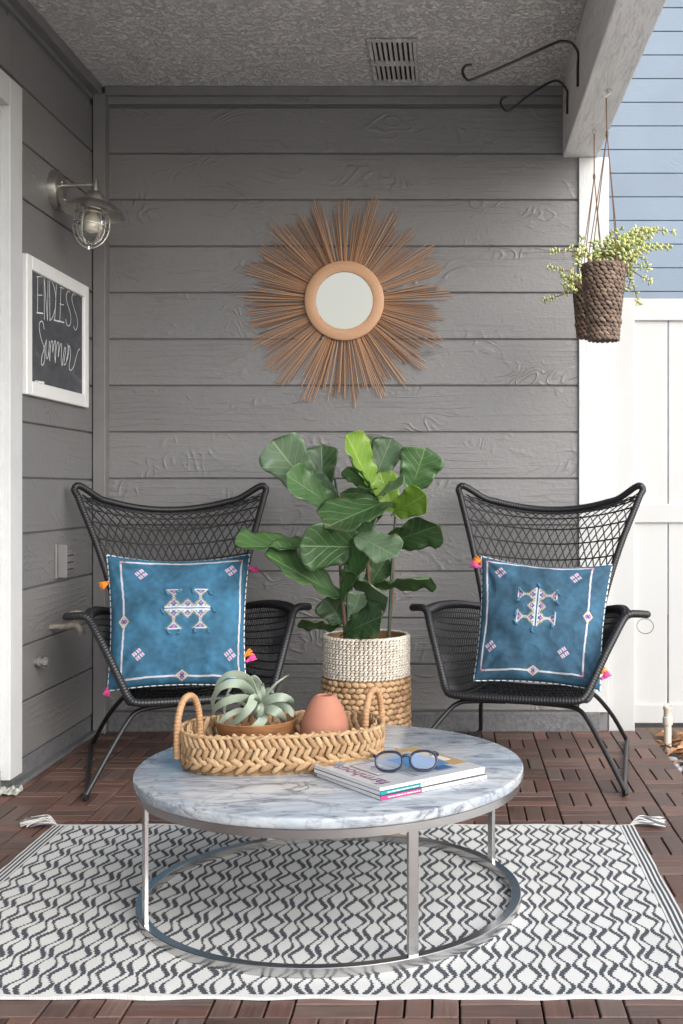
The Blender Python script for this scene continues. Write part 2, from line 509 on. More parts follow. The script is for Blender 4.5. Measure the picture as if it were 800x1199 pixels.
# ---- ground and deck
g = MB().box(-150, 150, -60, 240, -.25, -.045).build('ground', M['soil'], smooth=False)
tag(g, kind='structure')
tag(MB().box(-9, 9, -14, .34, -.2, -.004).box(.86, 9, .341, 3.4, -.2, -.02).build('bounce_ground', M['bounce_ground'], smooth=False), kind='structure')  # unseen pale ground, added to bounce light up under the ceiling
def make_deck():
    me_v = []; me_f = []; uv = []
    pitch = .168; gap = .0045
    X1 = .858; Yb = YW - .005
    nx = 16; ny = 27
    for ix in range(nx):
        for iy in range(ny):
            x1 = X1 - ix*pitch; x0 = x1 - pitch
            y1 = Yb - iy*pitch; y0 = y1 - pitch
            if x1 < XL: continue
            lx = (ix + iy) % 2 == 1
            n = 3
            for k in range(n):
                if lx:
                    a0, a1 = x0+gap/2, x1-gap/2
                    b0, b1 = y0 + pitch*k/n + gap/2, y0 + pitch*(k+1)/n - gap/2
                else:
                    a0, a1 = x0 + pitch*k/n + gap/2, x0 + pitch*(k+1)/n - gap/2
                    b0, b1 = y0+gap/2, y1-gap/2
                a0 = max(a0, XL+.002)
                if a1 - a0 < .01: continue
                dz = random.uniform(-.0012, .0012)
                t = .0022
                z = dz
                vs = [(a0,b0,-.028),(a1,b0,-.028),(a1,b1,-.028),(a0,b1,-.028),
                      (a0,b0,z-t),(a1,b0,z-t),(a1,b1,z-t),(a0,b1,z-t),
                      (a0+t,b0+t,z),(a1-t,b0+t,z),(a1-t,b1-t,z),(a0+t,b1-t,z)]
                fs = [(0,1,5,4),(1,2,6,5),(2,3,7,6),(3,0,4,7),(4,5,9,8),(5,6,10,9),(6,7,11,10),(7,4,8,11),(8,9,10,11)]
                nb = len(me_v); me_v += vs
                for f in fs:
                    me_f.append(tuple(i+nb for i in f))
                    for i in f:
                        p = vs[i]
                        uv.append((p[0], p[1]) if lx else (p[1], p[0]))
    me = bpy.data.meshes.new('deck'); me.from_pydata(me_v, [], me_f)
    l = me.uv_layers.new(name='UVMap')
    for i, q in enumerate(uv): l.data[i].uv = q
    me.materials.append(M['deck'])
    o = bpy.data.objects.new('deck', me); col.objects.link(o); tag(o, kind='structure')
make_deck()
tag(MB().box(XL-.1, .850, .35, YW, -.044, -.030).build('deck_underlay', M['dark'], smooth=False), kind='structure')

# ---- ceiling
tag(MB().box(XL-.15, .487, ROOF, YW+.1, ZC, ZC+.12).build('ceiling', M['stucco'], smooth=False), kind='structure')
# ---- unseen roof slab, added above the ceiling to block the sky
tag(MB().box(XL-.3, .72, ROOF-.05, YW+.3, ZC+.125, ZC+.35).build('sky_block_roof', M['grey_trim'], smooth=False), 'unseen grey roof slab added over the porch ceiling to block the sky', 'roof')

# ---- back wall
bw = empty('back_wall', (-.5, YW, 0), 'dark grey horizontal board wall facing the camera behind both chairs', 'wall')
iv = inv_of(bw)
mb = MB()
xr = .555
k = 0
while True:
    z0 = BZ0 + BH*k; z1 = z0 + BH
    if z0 > ZC - .08: break
    board_strip(mb, -1.49, xr, z0, min(z1, ZC-.075), 'x', YW)
    k += 1
mb.build('siding', M['siding'], bw, smooth=False, inv=iv)
MB().box(-1.56, .639, YW+.012, YW+.15, -.03, ZC).box(.6392, .686, YW+.0171, YW+.15, -.03, 2.49).build('wall_core', M['grey_trim'], bw, smooth=False, inv=iv)
MB().box(-1.50, .487, YW-.004, YW+.012, ZC-.085+.012, ZC-.040).build('frieze_board', M['siding'], bw, smooth=False, inv=iv)
MB().box(-1.50, .487, YW-.030, YW+.012, ZC-.040, ZC-.001).build('crown_trim', M['grey_trim'], bw, smooth=False, inv=iv, bevel=.003)
MB().box(-1.49, .650, YW-.022, YW+.016, -.03, BZ0-.002).build('foundation', M['concrete'], bw, smooth=False, inv=iv, bevel=.006)
MB().box(xr+.002, .688, YW-.014, YW+.016, BZ0-.004, 2.494).build('white_corner_board', M['white_trim'], bw, smooth=False, inv=iv, bevel=.003)
MB().box(XL+.002, -1.491, YW-.052, YW+.012, -.02, ZC-.041).build('grey_corner_board', M['grey_trim'], bw, smooth=False, inv=iv, bevel=.003)

# ---- left wall
lw = empty('left_wall', (XL, 4.0, 0), 'dark grey board side wall at the left that carries the lamp and chalkboard', 'wall')
iv = inv_of(lw)
mb = MB()
for k in range(-1, 14):
    z0 = BZ0 - .006 + BH*k*1.0; z1 = z0 + BH
    z0 = max(z0, .075); z1 = min(z1, ZC-.07)
    if z1-z0 < .03: continue
    board_strip(mb, 4.01, YW-.054, z0, z1, 'y', XL)
    if z1 > 2.53: board_strip(mb, 2.0, 4.006, max(z0, 2.475), z1, 'y', XL)
    board_strip(mb, 1.2, 1.99, z0, z1, 'y', XL)
mb.build('siding', M['siding_left'], lw, smooth=False, inv=iv)
MB().box(XL-.15, XL-.012, 4.00, YW+.15, -.03, ZC).box(XL-.15, XL-.017, 1.4, 2.0, -.03, ZC).box(XL-.15, XL-.017, 2.0, 4.0, 2.40, ZC).build('wall_core', M['grey_trim'], lw, smooth=False, inv=iv)
MB().box(XL-.02, XL+.003, ROOF, YW-.054, ZC-.067, ZC-.046).build('frieze_board', M['siding_left'], lw, smooth=False, inv=iv)
MB().box(XL-.02, -1.510, ROOF, YW-.031, ZC-.044, ZC-.001).build('crown_trim', M['grey_trim'], lw, smooth=False, inv=iv, bevel=.003)
MB().box(XL-.02, XL-.004, 1.4, YW-.05, -.03, .073).build('foundation', M['concrete'], lw, smooth=False, inv=iv, bevel=.004)
MB().box(XL-.02, XL+.028, 3.95, YW-.06, -.03, .012).build('sill_strip', M['concrete'], lw, smooth=False, inv=iv, bevel=.004)

# ---- glazed door at the left edge
dr = empty('patio_door', (XL, 3.0, 0), 'white framed dark glass patio door cut off by the left edge', 'door')
iv = inv_of(dr)
MB().box(XL-.016, -1.517, 3.91, 4.022, .047, 2.47).build('casing', M['white_trim'], dr, smooth=False, inv=iv, bevel=.003)
MB().box(XL-.016, -1.517, 1.98, 3.908, 2.372, 2.47).build('head_casing', M['white_trim'], dr, smooth=False, inv=iv, bevel=.003)
MB().box(XL-.09, XL-.002, 3.865, 3.909, .06, 2.37).build('jamb', M['white_trim'], dr, smooth=False, inv=iv, bevel=.002)
MB().box(XL-.075, XL-.065, 2.0, 3.864, .09, 2.37).build('door_glass', M['door_glass'], dr, smooth=False, inv=iv)
MB().box(XL-.12, XL+.0, 2.0, 3.905, -.02, .085).build('threshold', M['grey_trim'], dr, smooth=False, inv=iv, bevel=.004)

# ---- beam
bm = MB()
bm.box(.488, .640, ROOF, YW+.05, 2.496, ZC+.12)
o = bm.build('porch_beam', M['beam_paint'], smooth=False, bevel=.006)
tag(o, 'off-white rough wooden beam along the right edge of the ceiling', 'beam')
# ---- ceiling vent (painted over)
vt = empty('ceiling_vent', (-.23, 4.65, ZC), 'small painted slotted vent grille in the ceiling', 'vent')
iv = inv_of(vt)
a = MB()
vx0, vx1, vy0, vy1 = -.325, -.135, 4.40, 4.875
MB().box(vx0, vx1, vy0, vy1, ZC-.0015, ZC+.01).build('vent_backing', M['dark'], vt, smooth=False, inv=iv)
fr = MB()
zz0, zz1 = ZC-.012, ZC-.0018
ym = (vy0+vy1)/2+.01
fr.box(vx0, vx0+.014, vy0, vy1, zz0, zz1).box(vx1-.014, vx1, vy0, vy1, zz0, zz1)
fr.box(vx0+.0142, vx1-.0142, vy0, vy0+.018, zz0, zz1).box(vx0+.0142, vx1-.0142, vy1-.035, vy1, zz0, zz1).box(vx0+.0142, vx1-.0142, ym-.018, ym+.018, zz0, zz1)
fr.build('vent_frame', M['stucco'], vt, smooth=False, inv=iv, bevel=.002)
n = 8
for (ya, yb) in ((vy0+.0185, ym-.0185), (ym+.0185, vy1-.0355)):
    for i in range(n):
        xa = vx0+.0145 + (vx1-vx0-.029)*(i+.25)/n
        MB().box(xa, xa+.011, ya, yb, zz0+.001, zz1).build('slat', M['stucco'], vt, smooth=False, inv=iv, bevel=.001)

# ---- plant hooks on the beam
def hook(pts, Y, label):
    p = [P(a, b, Y) for a, b in pts]
    x = .4845
    for i in (-1, -2): p[i].x = x - (0.004 if i == -2 else 0)
    p[-1].x = x-.002; p[-2].x = x-.002
    path = spline(p, 8)
    o = MB().tube(path, .0064, 8, flat=.8).build('plant_hook', M['black_metal'])
    me = o.data
    base = Vector((x, Y, p[-1].z)); me.transform(Matrix.Translation(-base)); o.location = base
    tag(o, label, 'hook', 'iron plant hooks on the beam')
hook([(552.6,75.3),(545,77),(541.7,84),(546,92),(555,92),(600,73),(648,51),(660,48),(670,50.5),(677,62),(678,80),(678.2,101)], 4.318, 'long black iron plant hook nearer the camera on the beam')
hook([(594.3,113),(588.5,115),(586.3,121),(591.8,129),(599,127.5),(620,111),(642.6,97),(655,95.3),(664,106),(665.8,118),(665.8,133)], 4.71, 'short black iron plant hook nearer the back wall on the beam')

# ---- sunburst mirror
mc = Vector(((404-CX)*YW/F, YW-.006, H+(CY-353)*YW/F))
sm = empty('sunburst_mirror', mc, 'round sunburst mirror with thin reddish bamboo rays on the back wall', 'mirror')
iv = inv_of(sm)
k = YW/F
rim = MB().lathe([(33*k, .0), (33.5*k, .012), (36*k, .015), (45*k, .014), (46.3*k, .010), (46.3*k, 0)], n=72, closed=True)
def stand(mbx, c, d):  # rotate lathe z axis to -Y
    mbx.v = [(x + c.x, -z + c.y + d, y + c.z) for x, y, z in mbx.v]
    return mbx
stand(rim, mc, -.012).build('rim', M['rose_wood'], sm, inv=iv)
gl = MB().lathe([(0, .006), (33.2*k, .006), (33.2*k, 0), (0, 0)], n=64)
stand(gl, mc, -.012).build('mirror_glass', M['mirror'], sm, inv=iv)
rays = []
rs = random.Random(3)
env = [(0,125),(8,118),(14,112),(20,108),(28,118),(34,100),(40,112),(46,104),(52,118),(60,98),(66,120),(73,98),(80,112),(88,122),(96,118),(104,112),(112,116),(120,96),(128,118),(136,102),(143,118),(150,104),(158,120),(166,108),(175,122),(182,126),(190,104),(198,124),(206,112),(214,122),(222,106),(230,118),(238,124),(246,106),(254,122),(262,114),(270,124),(278,110),(286,120),(294,112),(302,118),(310,108),(316,116),(324,120),(332,104),(340,118),(348,122),(356,110),(360,125)]
nb = 50
for b in range(nb):
    a0 = 360*b/nb + rs.uniform(-1.5, 1.5)
    top = 130 if b % 2 == 0 else 116
    top += rs.uniform(-8, 4)
    for j in range(6):
        ang = a0 + (j-2.5)*1.25 + rs.uniform(-.5, .5)
        ln = top - abs(j-2.5)*rs.uniform(0, 4.5) - rs.uniform(0, 14)
        rays.append((ln, ang, rs.uniform(-.002, .004)))
rays.sort(reverse=True)
rest = MB()
for i, (ln, ang, dz) in enumerate(rays):
    a = R(ang)
    d = Vector((math.sin(a), 0, math.cos(a)))
    off = Vector((math.cos(a), 0, -math.sin(a)))*rs.uniform(-.002, .002)
    p0 = mc + d*(40*k) + off + Vector((0, -.004+dz, 0)); p1 = mc + d*(ln*k) + off + Vector((0, -.006+dz+rs.uniform(-.006,.004), 0))
    t = MB() if i < 100 else rest
    t.tube([p0, p1], [.0022, .0018], 5)
    if i < 100: t.build('ray', M['ray'], sm, inv=iv)
tag(rest.build('ray', M['ray'], sm, inv=iv), kind='stuff')

# ---- wall lamp
lp0 = Vector((XL, 4.42, 2.215))
wl = empty('wall_lamp', lp0, 'brushed nickel caged wall lamp with a wide brim above the chalkboard', 'lamp')
iv = inv_of(wl)
b = MB().lathe([(0, .034), (.062, .034), (.070, .028), (.073, .008), (.073, 0), (0, 0)], n=40)
b.v = [(z + XL, x + 4.42, y + 2.215) for x, y, z in b.v]
b.f = [tuple(reversed(f)) for f in b.f]
for (dy, dz) in ((-.03, .005), (.035, -.03), (.0, .03)):
    s = MB().lathe([(0,.006),(.004,.005),(.005,0)], n=10); b.add([(z+XL+.034, x+4.42+dy, y+2.215+dz) for x,y,z in s.v], [tuple(reversed(f)) for f in s.f])
b.build('backplate', M['nickel'], wl, inv=iv)
lx = -1.383
MB().tube([(XL+.03, 4.42, 2.232), (lx, 4.42, 2.236)], .0065, 12).tube([(lx, 4.42, 2.195), (lx, 4.42, 2.252), (lx,4.42,2.256)], [.0115,.0115,.009], 16).build('arm', M['nickel'], wl, inv=iv)
tilt = Matrix.Translation((lx, 4.42, 2.20)) @ Matrix.Rotation(R(6), 4, 'Y') @ Matrix.Rotation(R(-4), 4, 'X')
def lt(mbx): mbx.v = [tuple(tilt @ Vector(p)) for p in mbx.v]; return mbx
sh = MB().lathe([(.0, .012), (.016, .011), (.030, .002), (.038, -.014), (.040, -.026), (.050, -.030), (.075, -.038), (.100, -.052), (.118, -.070), (.121, -.078), (.117, -.077), (.098, -.057), (.074, -.043), (.045, -.036)], n=56)
sh.f = [tuple(reversed(f)) for f in sh.f]
lt(sh).build('brim_shade', M['nickel'], wl, inv=iv)
lt(MB().lathe([(.050, -.045), (.051, -.062), (.047,-.066)], n=40)).build('collar', M['nickel'], wl, inv=iv)
go = [(.046, -.05), (.052, -.075), (.056, -.12), (.054, -.15), (.044, -.178), (.026, -.197), (0, -.205)]
gi = [(0, -.2025), (.025, -.1945), (.042, -.176), (.0515, -.149), (.0535, -.12), (.0495, -.075), (.0435, -.05)]
lt(MB().lathe(go+gi, n=40, closed=False)).build('globe', M['glass'], wl, inv=iv)
bb = lt(MB().lathe([(.014, -.05), (.015, -.075), (.030, -.10), (.034, -.125), (.026, -.148), (0, -.158)], n=28))
bb.build('bulb', simple('frosted_bulb', (.85,.80,.68), .2, nscale=5, var=.02), wl, inv=iv)
cg = MB()
for zr, rr in ((-.085, .064), (-.128, .067)):
    cg.tube([(rr*math.cos(t), rr*math.sin(t), zr) for t in [2*math.pi*i/40 for i in range(40)]], .0022, 6, closed=True)
for i in range(6):
    a = math.pi*2*i/6 + .3
    pr = [(.060,-.05),(.064,-.085),(.067,-.128),(.062,-.160),(.046,-.190),(.022,-.210),(.002,-.216)]
    cg.tube(spline([(r*math.cos(a), r*math.sin(a), z) for r, z in pr], 4), .0022, 6)
cg.lathe([(0,-.205),(.008,-.209),(.007,-.222),(0,-.226)], n=12)
lt(cg).build('cage', M['nickel'], wl, inv=iv)

# ---- chalkboard
def Q(px, py, x=-1.5345):       # pixel -> plane X = x
    Y = -x*F/(CX-px)
    return Vector((x, Y, H+(CY-py)*Y/F))
cbY0, cbY1, cbZ0, cbZ1 = 4.086, 4.784, 1.393, 1.902
cb = empty('chalkboard', (XL, 4.435, cbZ0), 'white framed chalkboard with handwriting on the left wall', 'chalkboard')
iv = inv_of(cb)
w = .052
f = MB()
X0, X1 = XL+.001, -1.524
f.box(X0, X1, cbY0, cbY0+w, cbZ0, cbZ1).box(X0, X1, cbY1-w, cbY1, cbZ0, cbZ1).box(X0, X1, cbY0+w+.0003, cbY1-w-.0003, cbZ1-w, cbZ1).box(X0, X1, cbY0+w+.0003, cbY1-w-.0003, cbZ0, cbZ0+w)
f.build('frame', M['frame_white'], cb, smooth=False, inv=iv, bevel=.004)
MB().box(X0, -1.5365, cbY0+w-.006, cbY1-w+.006, cbZ0+w-.006, cbZ1-w+.006).build('board', M['chalkboard'], cb, smooth=False, inv=iv)
def Z(pts): return [Q(a/5.3333, 300+b/5.3333) for a, b in pts]
strokes = [
 [(229,127),(268,127)], [(236,127),(234,355)], [(234,242),(264,243)], [(230,352),(268,357)],
 [(277,396),(276,132)], [(276,132),(297,402)], [(297,402),(300,150)],
 [(312,402),(309,146)], [(309,146),(328,165),(343,215),(349,275),(343,335),(328,382),(312,402)],
 [(352,172),(349,260),(342,398)], [(337,398),(372,408)],
 [(374,192),(401,203)], [(381,195),(374,405)], [(374,297),(398,304)], [(366,404),(400,414)],
 [(438,228),(428,217),(417,232),(414,262),(424,305),(438,350),(443,395),(437,428),(425,435),(415,418),(411,392)],
 [(470,245),(461,233),(451,246),(450,275),(463,325),(479,375),(485,425),(478,455),(468,458),(459,435)],
 [(276,455),(270,418),(259,405),(247,418),(246,455),(256,510),(272,560),(280,610),(277,655),(267,680),(258,668),(262,625),(276,575),(290,523)],
 [(290,523),(286,590),(292,640),(301,620),(308,560),(309,530),(306,600),(311,655)],
 [(311,655),(316,560),(324,528),(330,545),(329,600),(336,555),(343,527),(348,545),(343,610),(345,665)],
 [(345,665),(352,575),(362,535),(368,560),(363,630),(371,575),(381,545),(386,570),(382,640),(388,685)],
 [(388,685),(396,620),(405,570),(411,590),(402,640),(400,675),(412,668),(423,610)],
 [(423,545),(428,600),(418,650),(426,580),(434,560),(440,620),(432,690),(440,712),(460,690),(476,630),(488,590),(499,578)],
]
ch = MB()
for i, s in enumerate(strokes):
    p = Z(s)
    th = .0030 if i in (3, 14, 10) else .0018
    if len(p) > 2: p = spline(p, 5)
    ch.tube(p, th, 6, flat=.3, up=(1,0,0))
ch.build('chalk_lettering', M['chalk'], cb, inv=iv)
st = MB().tube([Q(225/5.333, 300+780/5.333, -1.528)+Vector((0,0,-.003)), Q(268/5.333, 300+792/5.333, -1.528)], .006, 8)
o = to_origin(st.build('chalk_stick', M['chalk'])); tag(o, 'short white chalk stick resting on the lower frame of the chalkboard', 'chalk')

# ---- electrical box, tap and stub on the left wall
ob = empty('outlet_box', (XL, 4.45, .62), 'grey painted outlet with open flap on the side wall behind the left chair', 'outlet')
iv = inv_of(ob)
def LW(px, py): return Q(px, py, XL+.0)
p0, p1 = LW(63.5, 637), LW(76, 675)
MB().box(XL+.0005, XL+.010, p0.y, p0.y+.135, p1.z, p0.z).build('cover_plate', M['grey_trim'], ob, smooth=False, inv=iv, bevel=.002)
MB().box(XL+.011, XL+.032, p0.y+.045, p0.y+.125, p1.z+.018, p0.z-.03).build('outlet_body', M['grey_trim'], ob, smooth=False, inv=iv, bevel=.004)
MB().box(XL+.011, XL+.046, p0.y+.012, p0.y+.017, p1.z+.004, p0.z-.004).build('flap', M['grey_trim'], ob, smooth=False, inv=iv, bevel=.001)
for q in range(3):
    MB().box(XL+.0325, XL+.035, p0.y+.05, p0.y+.12, p1.z+.03+q*.027, p1.z+.035+q*.027).build('slot', M['dark'], ob, smooth=False, inv=iv)
t0 = LW(60, 734)
tp = empty('garden_tap', t0, 'weathered garden tap on the side wall touching the left chair arm', 'tap')
iv = inv_of(tp)
MB().tube([t0, t0+Vector((.055,0,0)), t0+Vector((.07,0,.004))], [.013,.013,.016], 12).tube(spline([t0+Vector((.06,0,.002)), t0+Vector((.095,0,.006)), t0+Vector((.115,0,-.012)), t0+Vector((.118,0,-.03))], 5), [.015]*15+[.018], 12).lathe([(.021,0),(.021,.012),(.019,.014),(.0,.014)], t0+Vector((0,0,-.006)), 8).build('spout', M['rust'], tp, inv=iv)
MB().tube([t0+Vector((.085,0,.01)), t0+Vector((.098,0,.05))], .009, 10).build('valve_stem', M['rust'], tp, inv=iv)
MB().tube([t0+Vector((.075,-.012,.052)), t0+Vector((.098,0,.056)), t0+Vector((.125,.012,.05))], [.008,.011,.008], 10).build('handle', M['rust'], tp, inv=iv)
t1 = LW(41, 775)
o = MB().tube([t1, t1+Vector((.05,0,0))], .013, 12).tube([t1+Vector((.012,0,0)), t1+Vector((.022,0,0))], .018, 12).tube([t1+Vector((.034,0,0)), t1+Vector((.046,0,0))], .018, 6).build('pipe_stub', M['grey_trim'])
tag(o, 'capped grey painted pipe stub low on the side wall below the tap', 'pipe')

# ---- white fence
YF = 5.0
fe = empty('white_fence', (2.0, YF, 0), 'white board fence with rails to the right of the back wall', 'fence')
iv = inv_of(fe)
zt = P(0, 350, YF).z
def zf(py): return P(0, py, YF-.02).z
def xf(px): return (px-CX)*YF/F
MB().box(.690, xf(742), YF-.035, YF+.05, -.03, zt).build('post', M['fence_white'], fe, smooth=False, inv=iv, bevel=.004)
for za, zb in ((zf(375), zt-.001), (zf(612), zf(590)), (zf(847), zf(825))):
    MB().box(xf(742)+.001, 5.2, YF-.018, YF+.03, za, zb).build('rail', M['fence_white'], fe, smooth=False, inv=iv, bevel=.003)
x = xf(742)+.001; w0 = xf(783) - x
i = 0
while x < 5.1:
    x1 = xf(783) if i == 0 else x + .165
    MB().box(x, x1-.006, YF-.004, YF+.012, zf(847)+.003, zt-.02).build('picket', M['fence_white'], fe, smooth=False, inv=iv, bevel=.002)
    x = x1; i += 1
for xp in (2.6, 5.2):
    MB().box(xp, xp+.12, YF-.036, YF+.05, -.03, zt+.002).build('post', M['fence_white'], fe, smooth=False, inv=iv, bevel=.004)
MB().box(xf(742)+.001, 5.2, YF-.01, YF+.02, -.045, zf(850)-.012).build('kickboard', simple('weathered_board', (.16,.12,.09), .9, var=.3), fe, smooth=False, inv=iv)

# ---- neighbouring house
YN = 9.76
nh = empty('neighbour_house', (4.0, YN, 0), 'pale blue horizontal board house beyond the white fence', 'house')
iv = inv_of(nh)
mb = MB()
zl = P(0, 8.8, YN).z
zz = zl - 24*.2033
while zz < 7.0:
    board_strip(mb, -2.0, 9.0, zz, zz+.2033, 'x', YN); zz += .2033
mb.build('siding', M['blue_siding'], nh, smooth=False, inv=iv)
MB().box(-2.0, 9.0, YN+.018, YN+5, -.03, 7.1).build('wall_core', M['blue_siding'], nh, smooth=False, inv=iv)
MB().add([(-2.4,YN-.5,7.0),(9.4,YN-.5,7.0),(9.4,YN+5.5,7.0),(-2.4,YN+5.5,7.0),(-2.4,YN+2.5,8.6),(9.4,YN+2.5,8.6)], [(0,3,2,1),(0,1,5,4),(2,3,4,5),(0,4,3),(1,2,5)]).build('roof', M['concrete'], nh, smooth=False, inv=iv)

# ---- pipe, pebbles, leaves at the right
pb = P(782, 872, 4.75); pb.z = -.045
o = MB().lathe([(.016,0),(.016,.11),(.021,.112),(.021,.142),(.017,.146),(.0165,.172),(.019,.176),(.019,.185)], pb, 20).tube([pb+Vector((-.010,0,.186)), pb+Vector((.012,0,.200))], [.012,.003], 8).build('sprinkler_pipe', M['pvc'])
me = o.data; me.transform(Matrix.Translation(-pb)); o.location = pb
tag(o, 'cream plastic pipe with a cut top sticking up in front of the white fence', 'pipe')
rs = random.Random(9)
peb = MB()
for i in range(900):
    x = rs.uniform(.87, 1.9); y = rs.uniform(3.6, 4.55)
    r = rs.uniform(.010, .026)
    a = rs.uniform(0, 3.1)
    peb.lobe((x, y, -.045 + r*.4+rs.uniform(0,.015)), (r*1.2*math.cos(a), r*1.2*math.sin(a), 0), (-r*math.sin(a)*.8, r*math.cos(a)*.8, 0), (0,0,r*.6), nu=7, nv=5)
tag(peb.build('pebbles', M['pebble'], angle=180), 'grey pebbles beside the wooden deck at the right edge', 'gravel', kind='stuff')
lv = MB()
for i in range(420):
    x = rs.uniform(.87, 2.1); y = rs.uniform(4.42, 4.98)
    if i > 390: x, y = rs.uniform(.86, 1.2), rs.uniform(3.9,4.4)
    s = rs.uniform(.015, .038); a = rs.uniform(0, 6.28); z = -.035+rs.uniform(0, .022)
    c = Vector((x, y, z)); u = Vector((math.cos(a), math.sin(a), rs.uniform(-.4,.4)))*s; v = Vector((-math.sin(a), math.cos(a), rs.uniform(-.5,.5)))*s*.45
    up = Vector((0,0,s*.3))
    lv.add([c-u, c-u*.3+v+up, c+u*.4+v*.8+up, c+u, c+u*.4-v*.8+up, c-u*.3-v+up, c], [(0,1,6),(1,2,6),(2,3,6),(3,4,6),(4,5,6),(5,0,6)])
tag(lv.build('dry_leaves', M['dry_leaf'], smooth=False), 'brown dry leaves at the foot of the white fence', 'leaf litter', kind='stuff')
# few leaves in the left corner
def dryleaf(px, py, s, a, label, Y=None):
    Y = (H)*F/(py-CY)
    c = Vector(((px-CX)*Y/F, Y, .012))
    u = Vector((math.cos(a), math.sin(a), .3))*s; v = Vector((-math.sin(a), math.cos(a), .25))*s*.45
    up = Vector((0,0,s*.3))
    pts = [c-u, c-u*.3+v+up, c+u*.4+v*.8+up, c+u, c+u*.4-v*.8+up, c-u*.3-v+up, c]
    lo = min(p.z for p in pts)
    pts = [p+Vector((0,0,.003-lo)) for p in pts]
    o = MB().add(pts, [(0,1,6),(1,2,6),(2,3,6),(3,4,6),(4,5,6),(5,0,6)]).build('dry_leaf', M['dry_leaf'], smooth=False)
    tag(to_origin(o), label, 'leaf')
dryleaf(113, 853, .035, .6, 'curled brown dry leaf in the corner behind the left chair')
dryleaf(617, 856, .022, .1, 'small reddish dry leaf on the deck under the right chair')
# crumpled plastic scrap
cs = P(8, 930, F*H/(930-CY))
rs = random.Random(5)
def cr(u, v):
    x = (u-.5)*.09; y = (v-.5)*.07
    return (cs.x+.0+x, cs.y+y, .004 + .016*abs(noise.noise(Vector((u*5, v*5, 1))))*2 )
o = MB().grid(cr, 14, 10).build('plastic_scrap', M['litter'], smooth=True, angle=25)
tag(to_origin(o), 'crumpled whitish plastic scrap on the deck under the patio door casing', 'scrap')
# ================================================================== RUG
RX0, RX1, RY0, RY1 = -1.235, .568, 2.335, 3.535
def rug_mat():
    m = NT('woven_zigzag_rug')
    sx = m.n('ShaderNodeSeparateXYZ'); m.link(m.tc(), sx.inputs[0])
    X, Yv = sx.outputs[0], sx.outputs[1]
    # quantise for stepped weave
    def q(v, s): return m.math('DIVIDE', m.math('ROUND', m.math('MULTIPLY', v, s)), s)
    yq = q(Yv, 120.0)
    wob = m.math('MULTIPLY', m.math('SUBTRACT', m.noise(m.mapping(m.tc(), (1,1,1)), 4.5, 3, .5), .5), .030)
    jit = m.math('MULTIPLY', m.math('SUBTRACT', m.noise(m.mapping(m.tc(), (45,165,1)), 1.0, 2, .6), .5), .011)
    xx = m.math('ADD', m.math('ADD', X, wob), jit)
    fx = m.math('SUBTRACT', m.math('FRACT', m.math('ADD', m.math('MULTIPLY', xx, 1/.1), 50.5)), .5)
    u = m.math('ABSOLUTE', fx)
    yy = m.math('ADD', yq, m.math('MULTIPLY', wob, .6))
    fy = m.math('FRACT', m.math('ADD', m.math('MULTIPLY', yy, 1/.1), 50.0))
    tri = m.math('ABSOLUTE', m.math('SUBTRACT', m.math('MULTIPLY', fy, 2.0), 1.0))   # 1..0..1
    tri = m.math('SMOOTH_MIN', m.math('SMOOTH_MAX', tri, .12, .12), .90, .12)
    A = m.math('MULTIPLY_ADD', tri, .26, .03)
    B = m.math('MULTIPLY_ADD', tri, .19, .265)
    dA = m.math('ABSOLUTE', m.math('SUBTRACT', u, A)); dB = m.math('ABSOLUTE', m.math('SUBTRACT', u, B))
    sw = m.math('MULTIPLY', m.math('SINE', m.math('MULTIPLY', fy, 2*math.pi)), .022)
    dk = m.math('MAXIMUM', m.math('LESS_THAN', dA, m.math('ADD', sw, .052)), m.math('LESS_THAN', dB, m.math('ADD', sw, .045)))
    # side borders with stripes
    hw = (RX1-RX0)/2
    e = m.math('SUBTRACT', hw, m.math('ABSOLUTE', X))
    inb = m.math('LESS_THAN', e, .045)
    stripe = m.math('GREATER_THAN', m.math('FRACT', m.math('DIVIDE', e, .0125)), .45)
    dk = m.math('ADD', m.math('MULTIPLY', dk, m.math('SUBTRACT', 1.0, inb)), m.math('MULTIPLY', stripe, inb))
    ends = m.math('LESS_THAN', m.math('SUBTRACT', (RY1-RY0)/2, m.math('ABSOLUTE', Yv)), .010)
    dk = m.math('MULTIPLY', dk, m.math('SUBTRACT', 1.0, ends))
    nz = m.noise(m.mapping(m.tc(), (320, 420, 1)), 1.0, 2, .6)
    big = m.noise(m.tc(), 4, 5, .6)
    c = m.mix(dk, m.mix(big, (.58,.57,.54), (.66,.655,.63)), (.055,.061,.072))
    c = m.mix(1.0, c, m.ramp(nz, [(.2, .78), (.8, 1.15)]), 'MULTIPLY')
    wv = m.math('MULTIPLY', m.math('SINE', m.math('MULTIPLY', X, 1300.0)), m.math('SINE', m.math('MULTIPLY', Yv, 1100.0)))
    h = m.math('ADD', m.math('MULTIPLY', wv, .35), nz)
    return m.out(c, .95, m.bump(h, .5, .002))
rg = empty('rug', ((RX0+RX1)/2, (RY0+RY1)/2, 0), 'grey and ivory zigzag flatweave rug under the round table', 'rug')
cxr, cyr = rg.location.x, rg.location.y
def rf(top):
    def f(u, v):
        x = (u-.5)*(RX1-RX0); y = (v-.5)*(RY1-RY0)
        wave = .008*noise.noise(Vector((u*5, v*3.5, 0))) + .002*noise.noise(Vector((u*14, v*12, 3)))
        z = .0062 + abs(wave)
        ey = .008*noise.noise(Vector((u*16, 7, v*0))) if v in (0, 1) else 0
        ex = .007*noise.noise(Vector((v*12, 3, 9)))
        return (x + ex*abs(2*u-1), y + ey, z if top else .0008)
    return f
rmb = MB(); N1, N2 = 120, 80
rmb.grid(rf(True), N1, N2)
W = N1+1
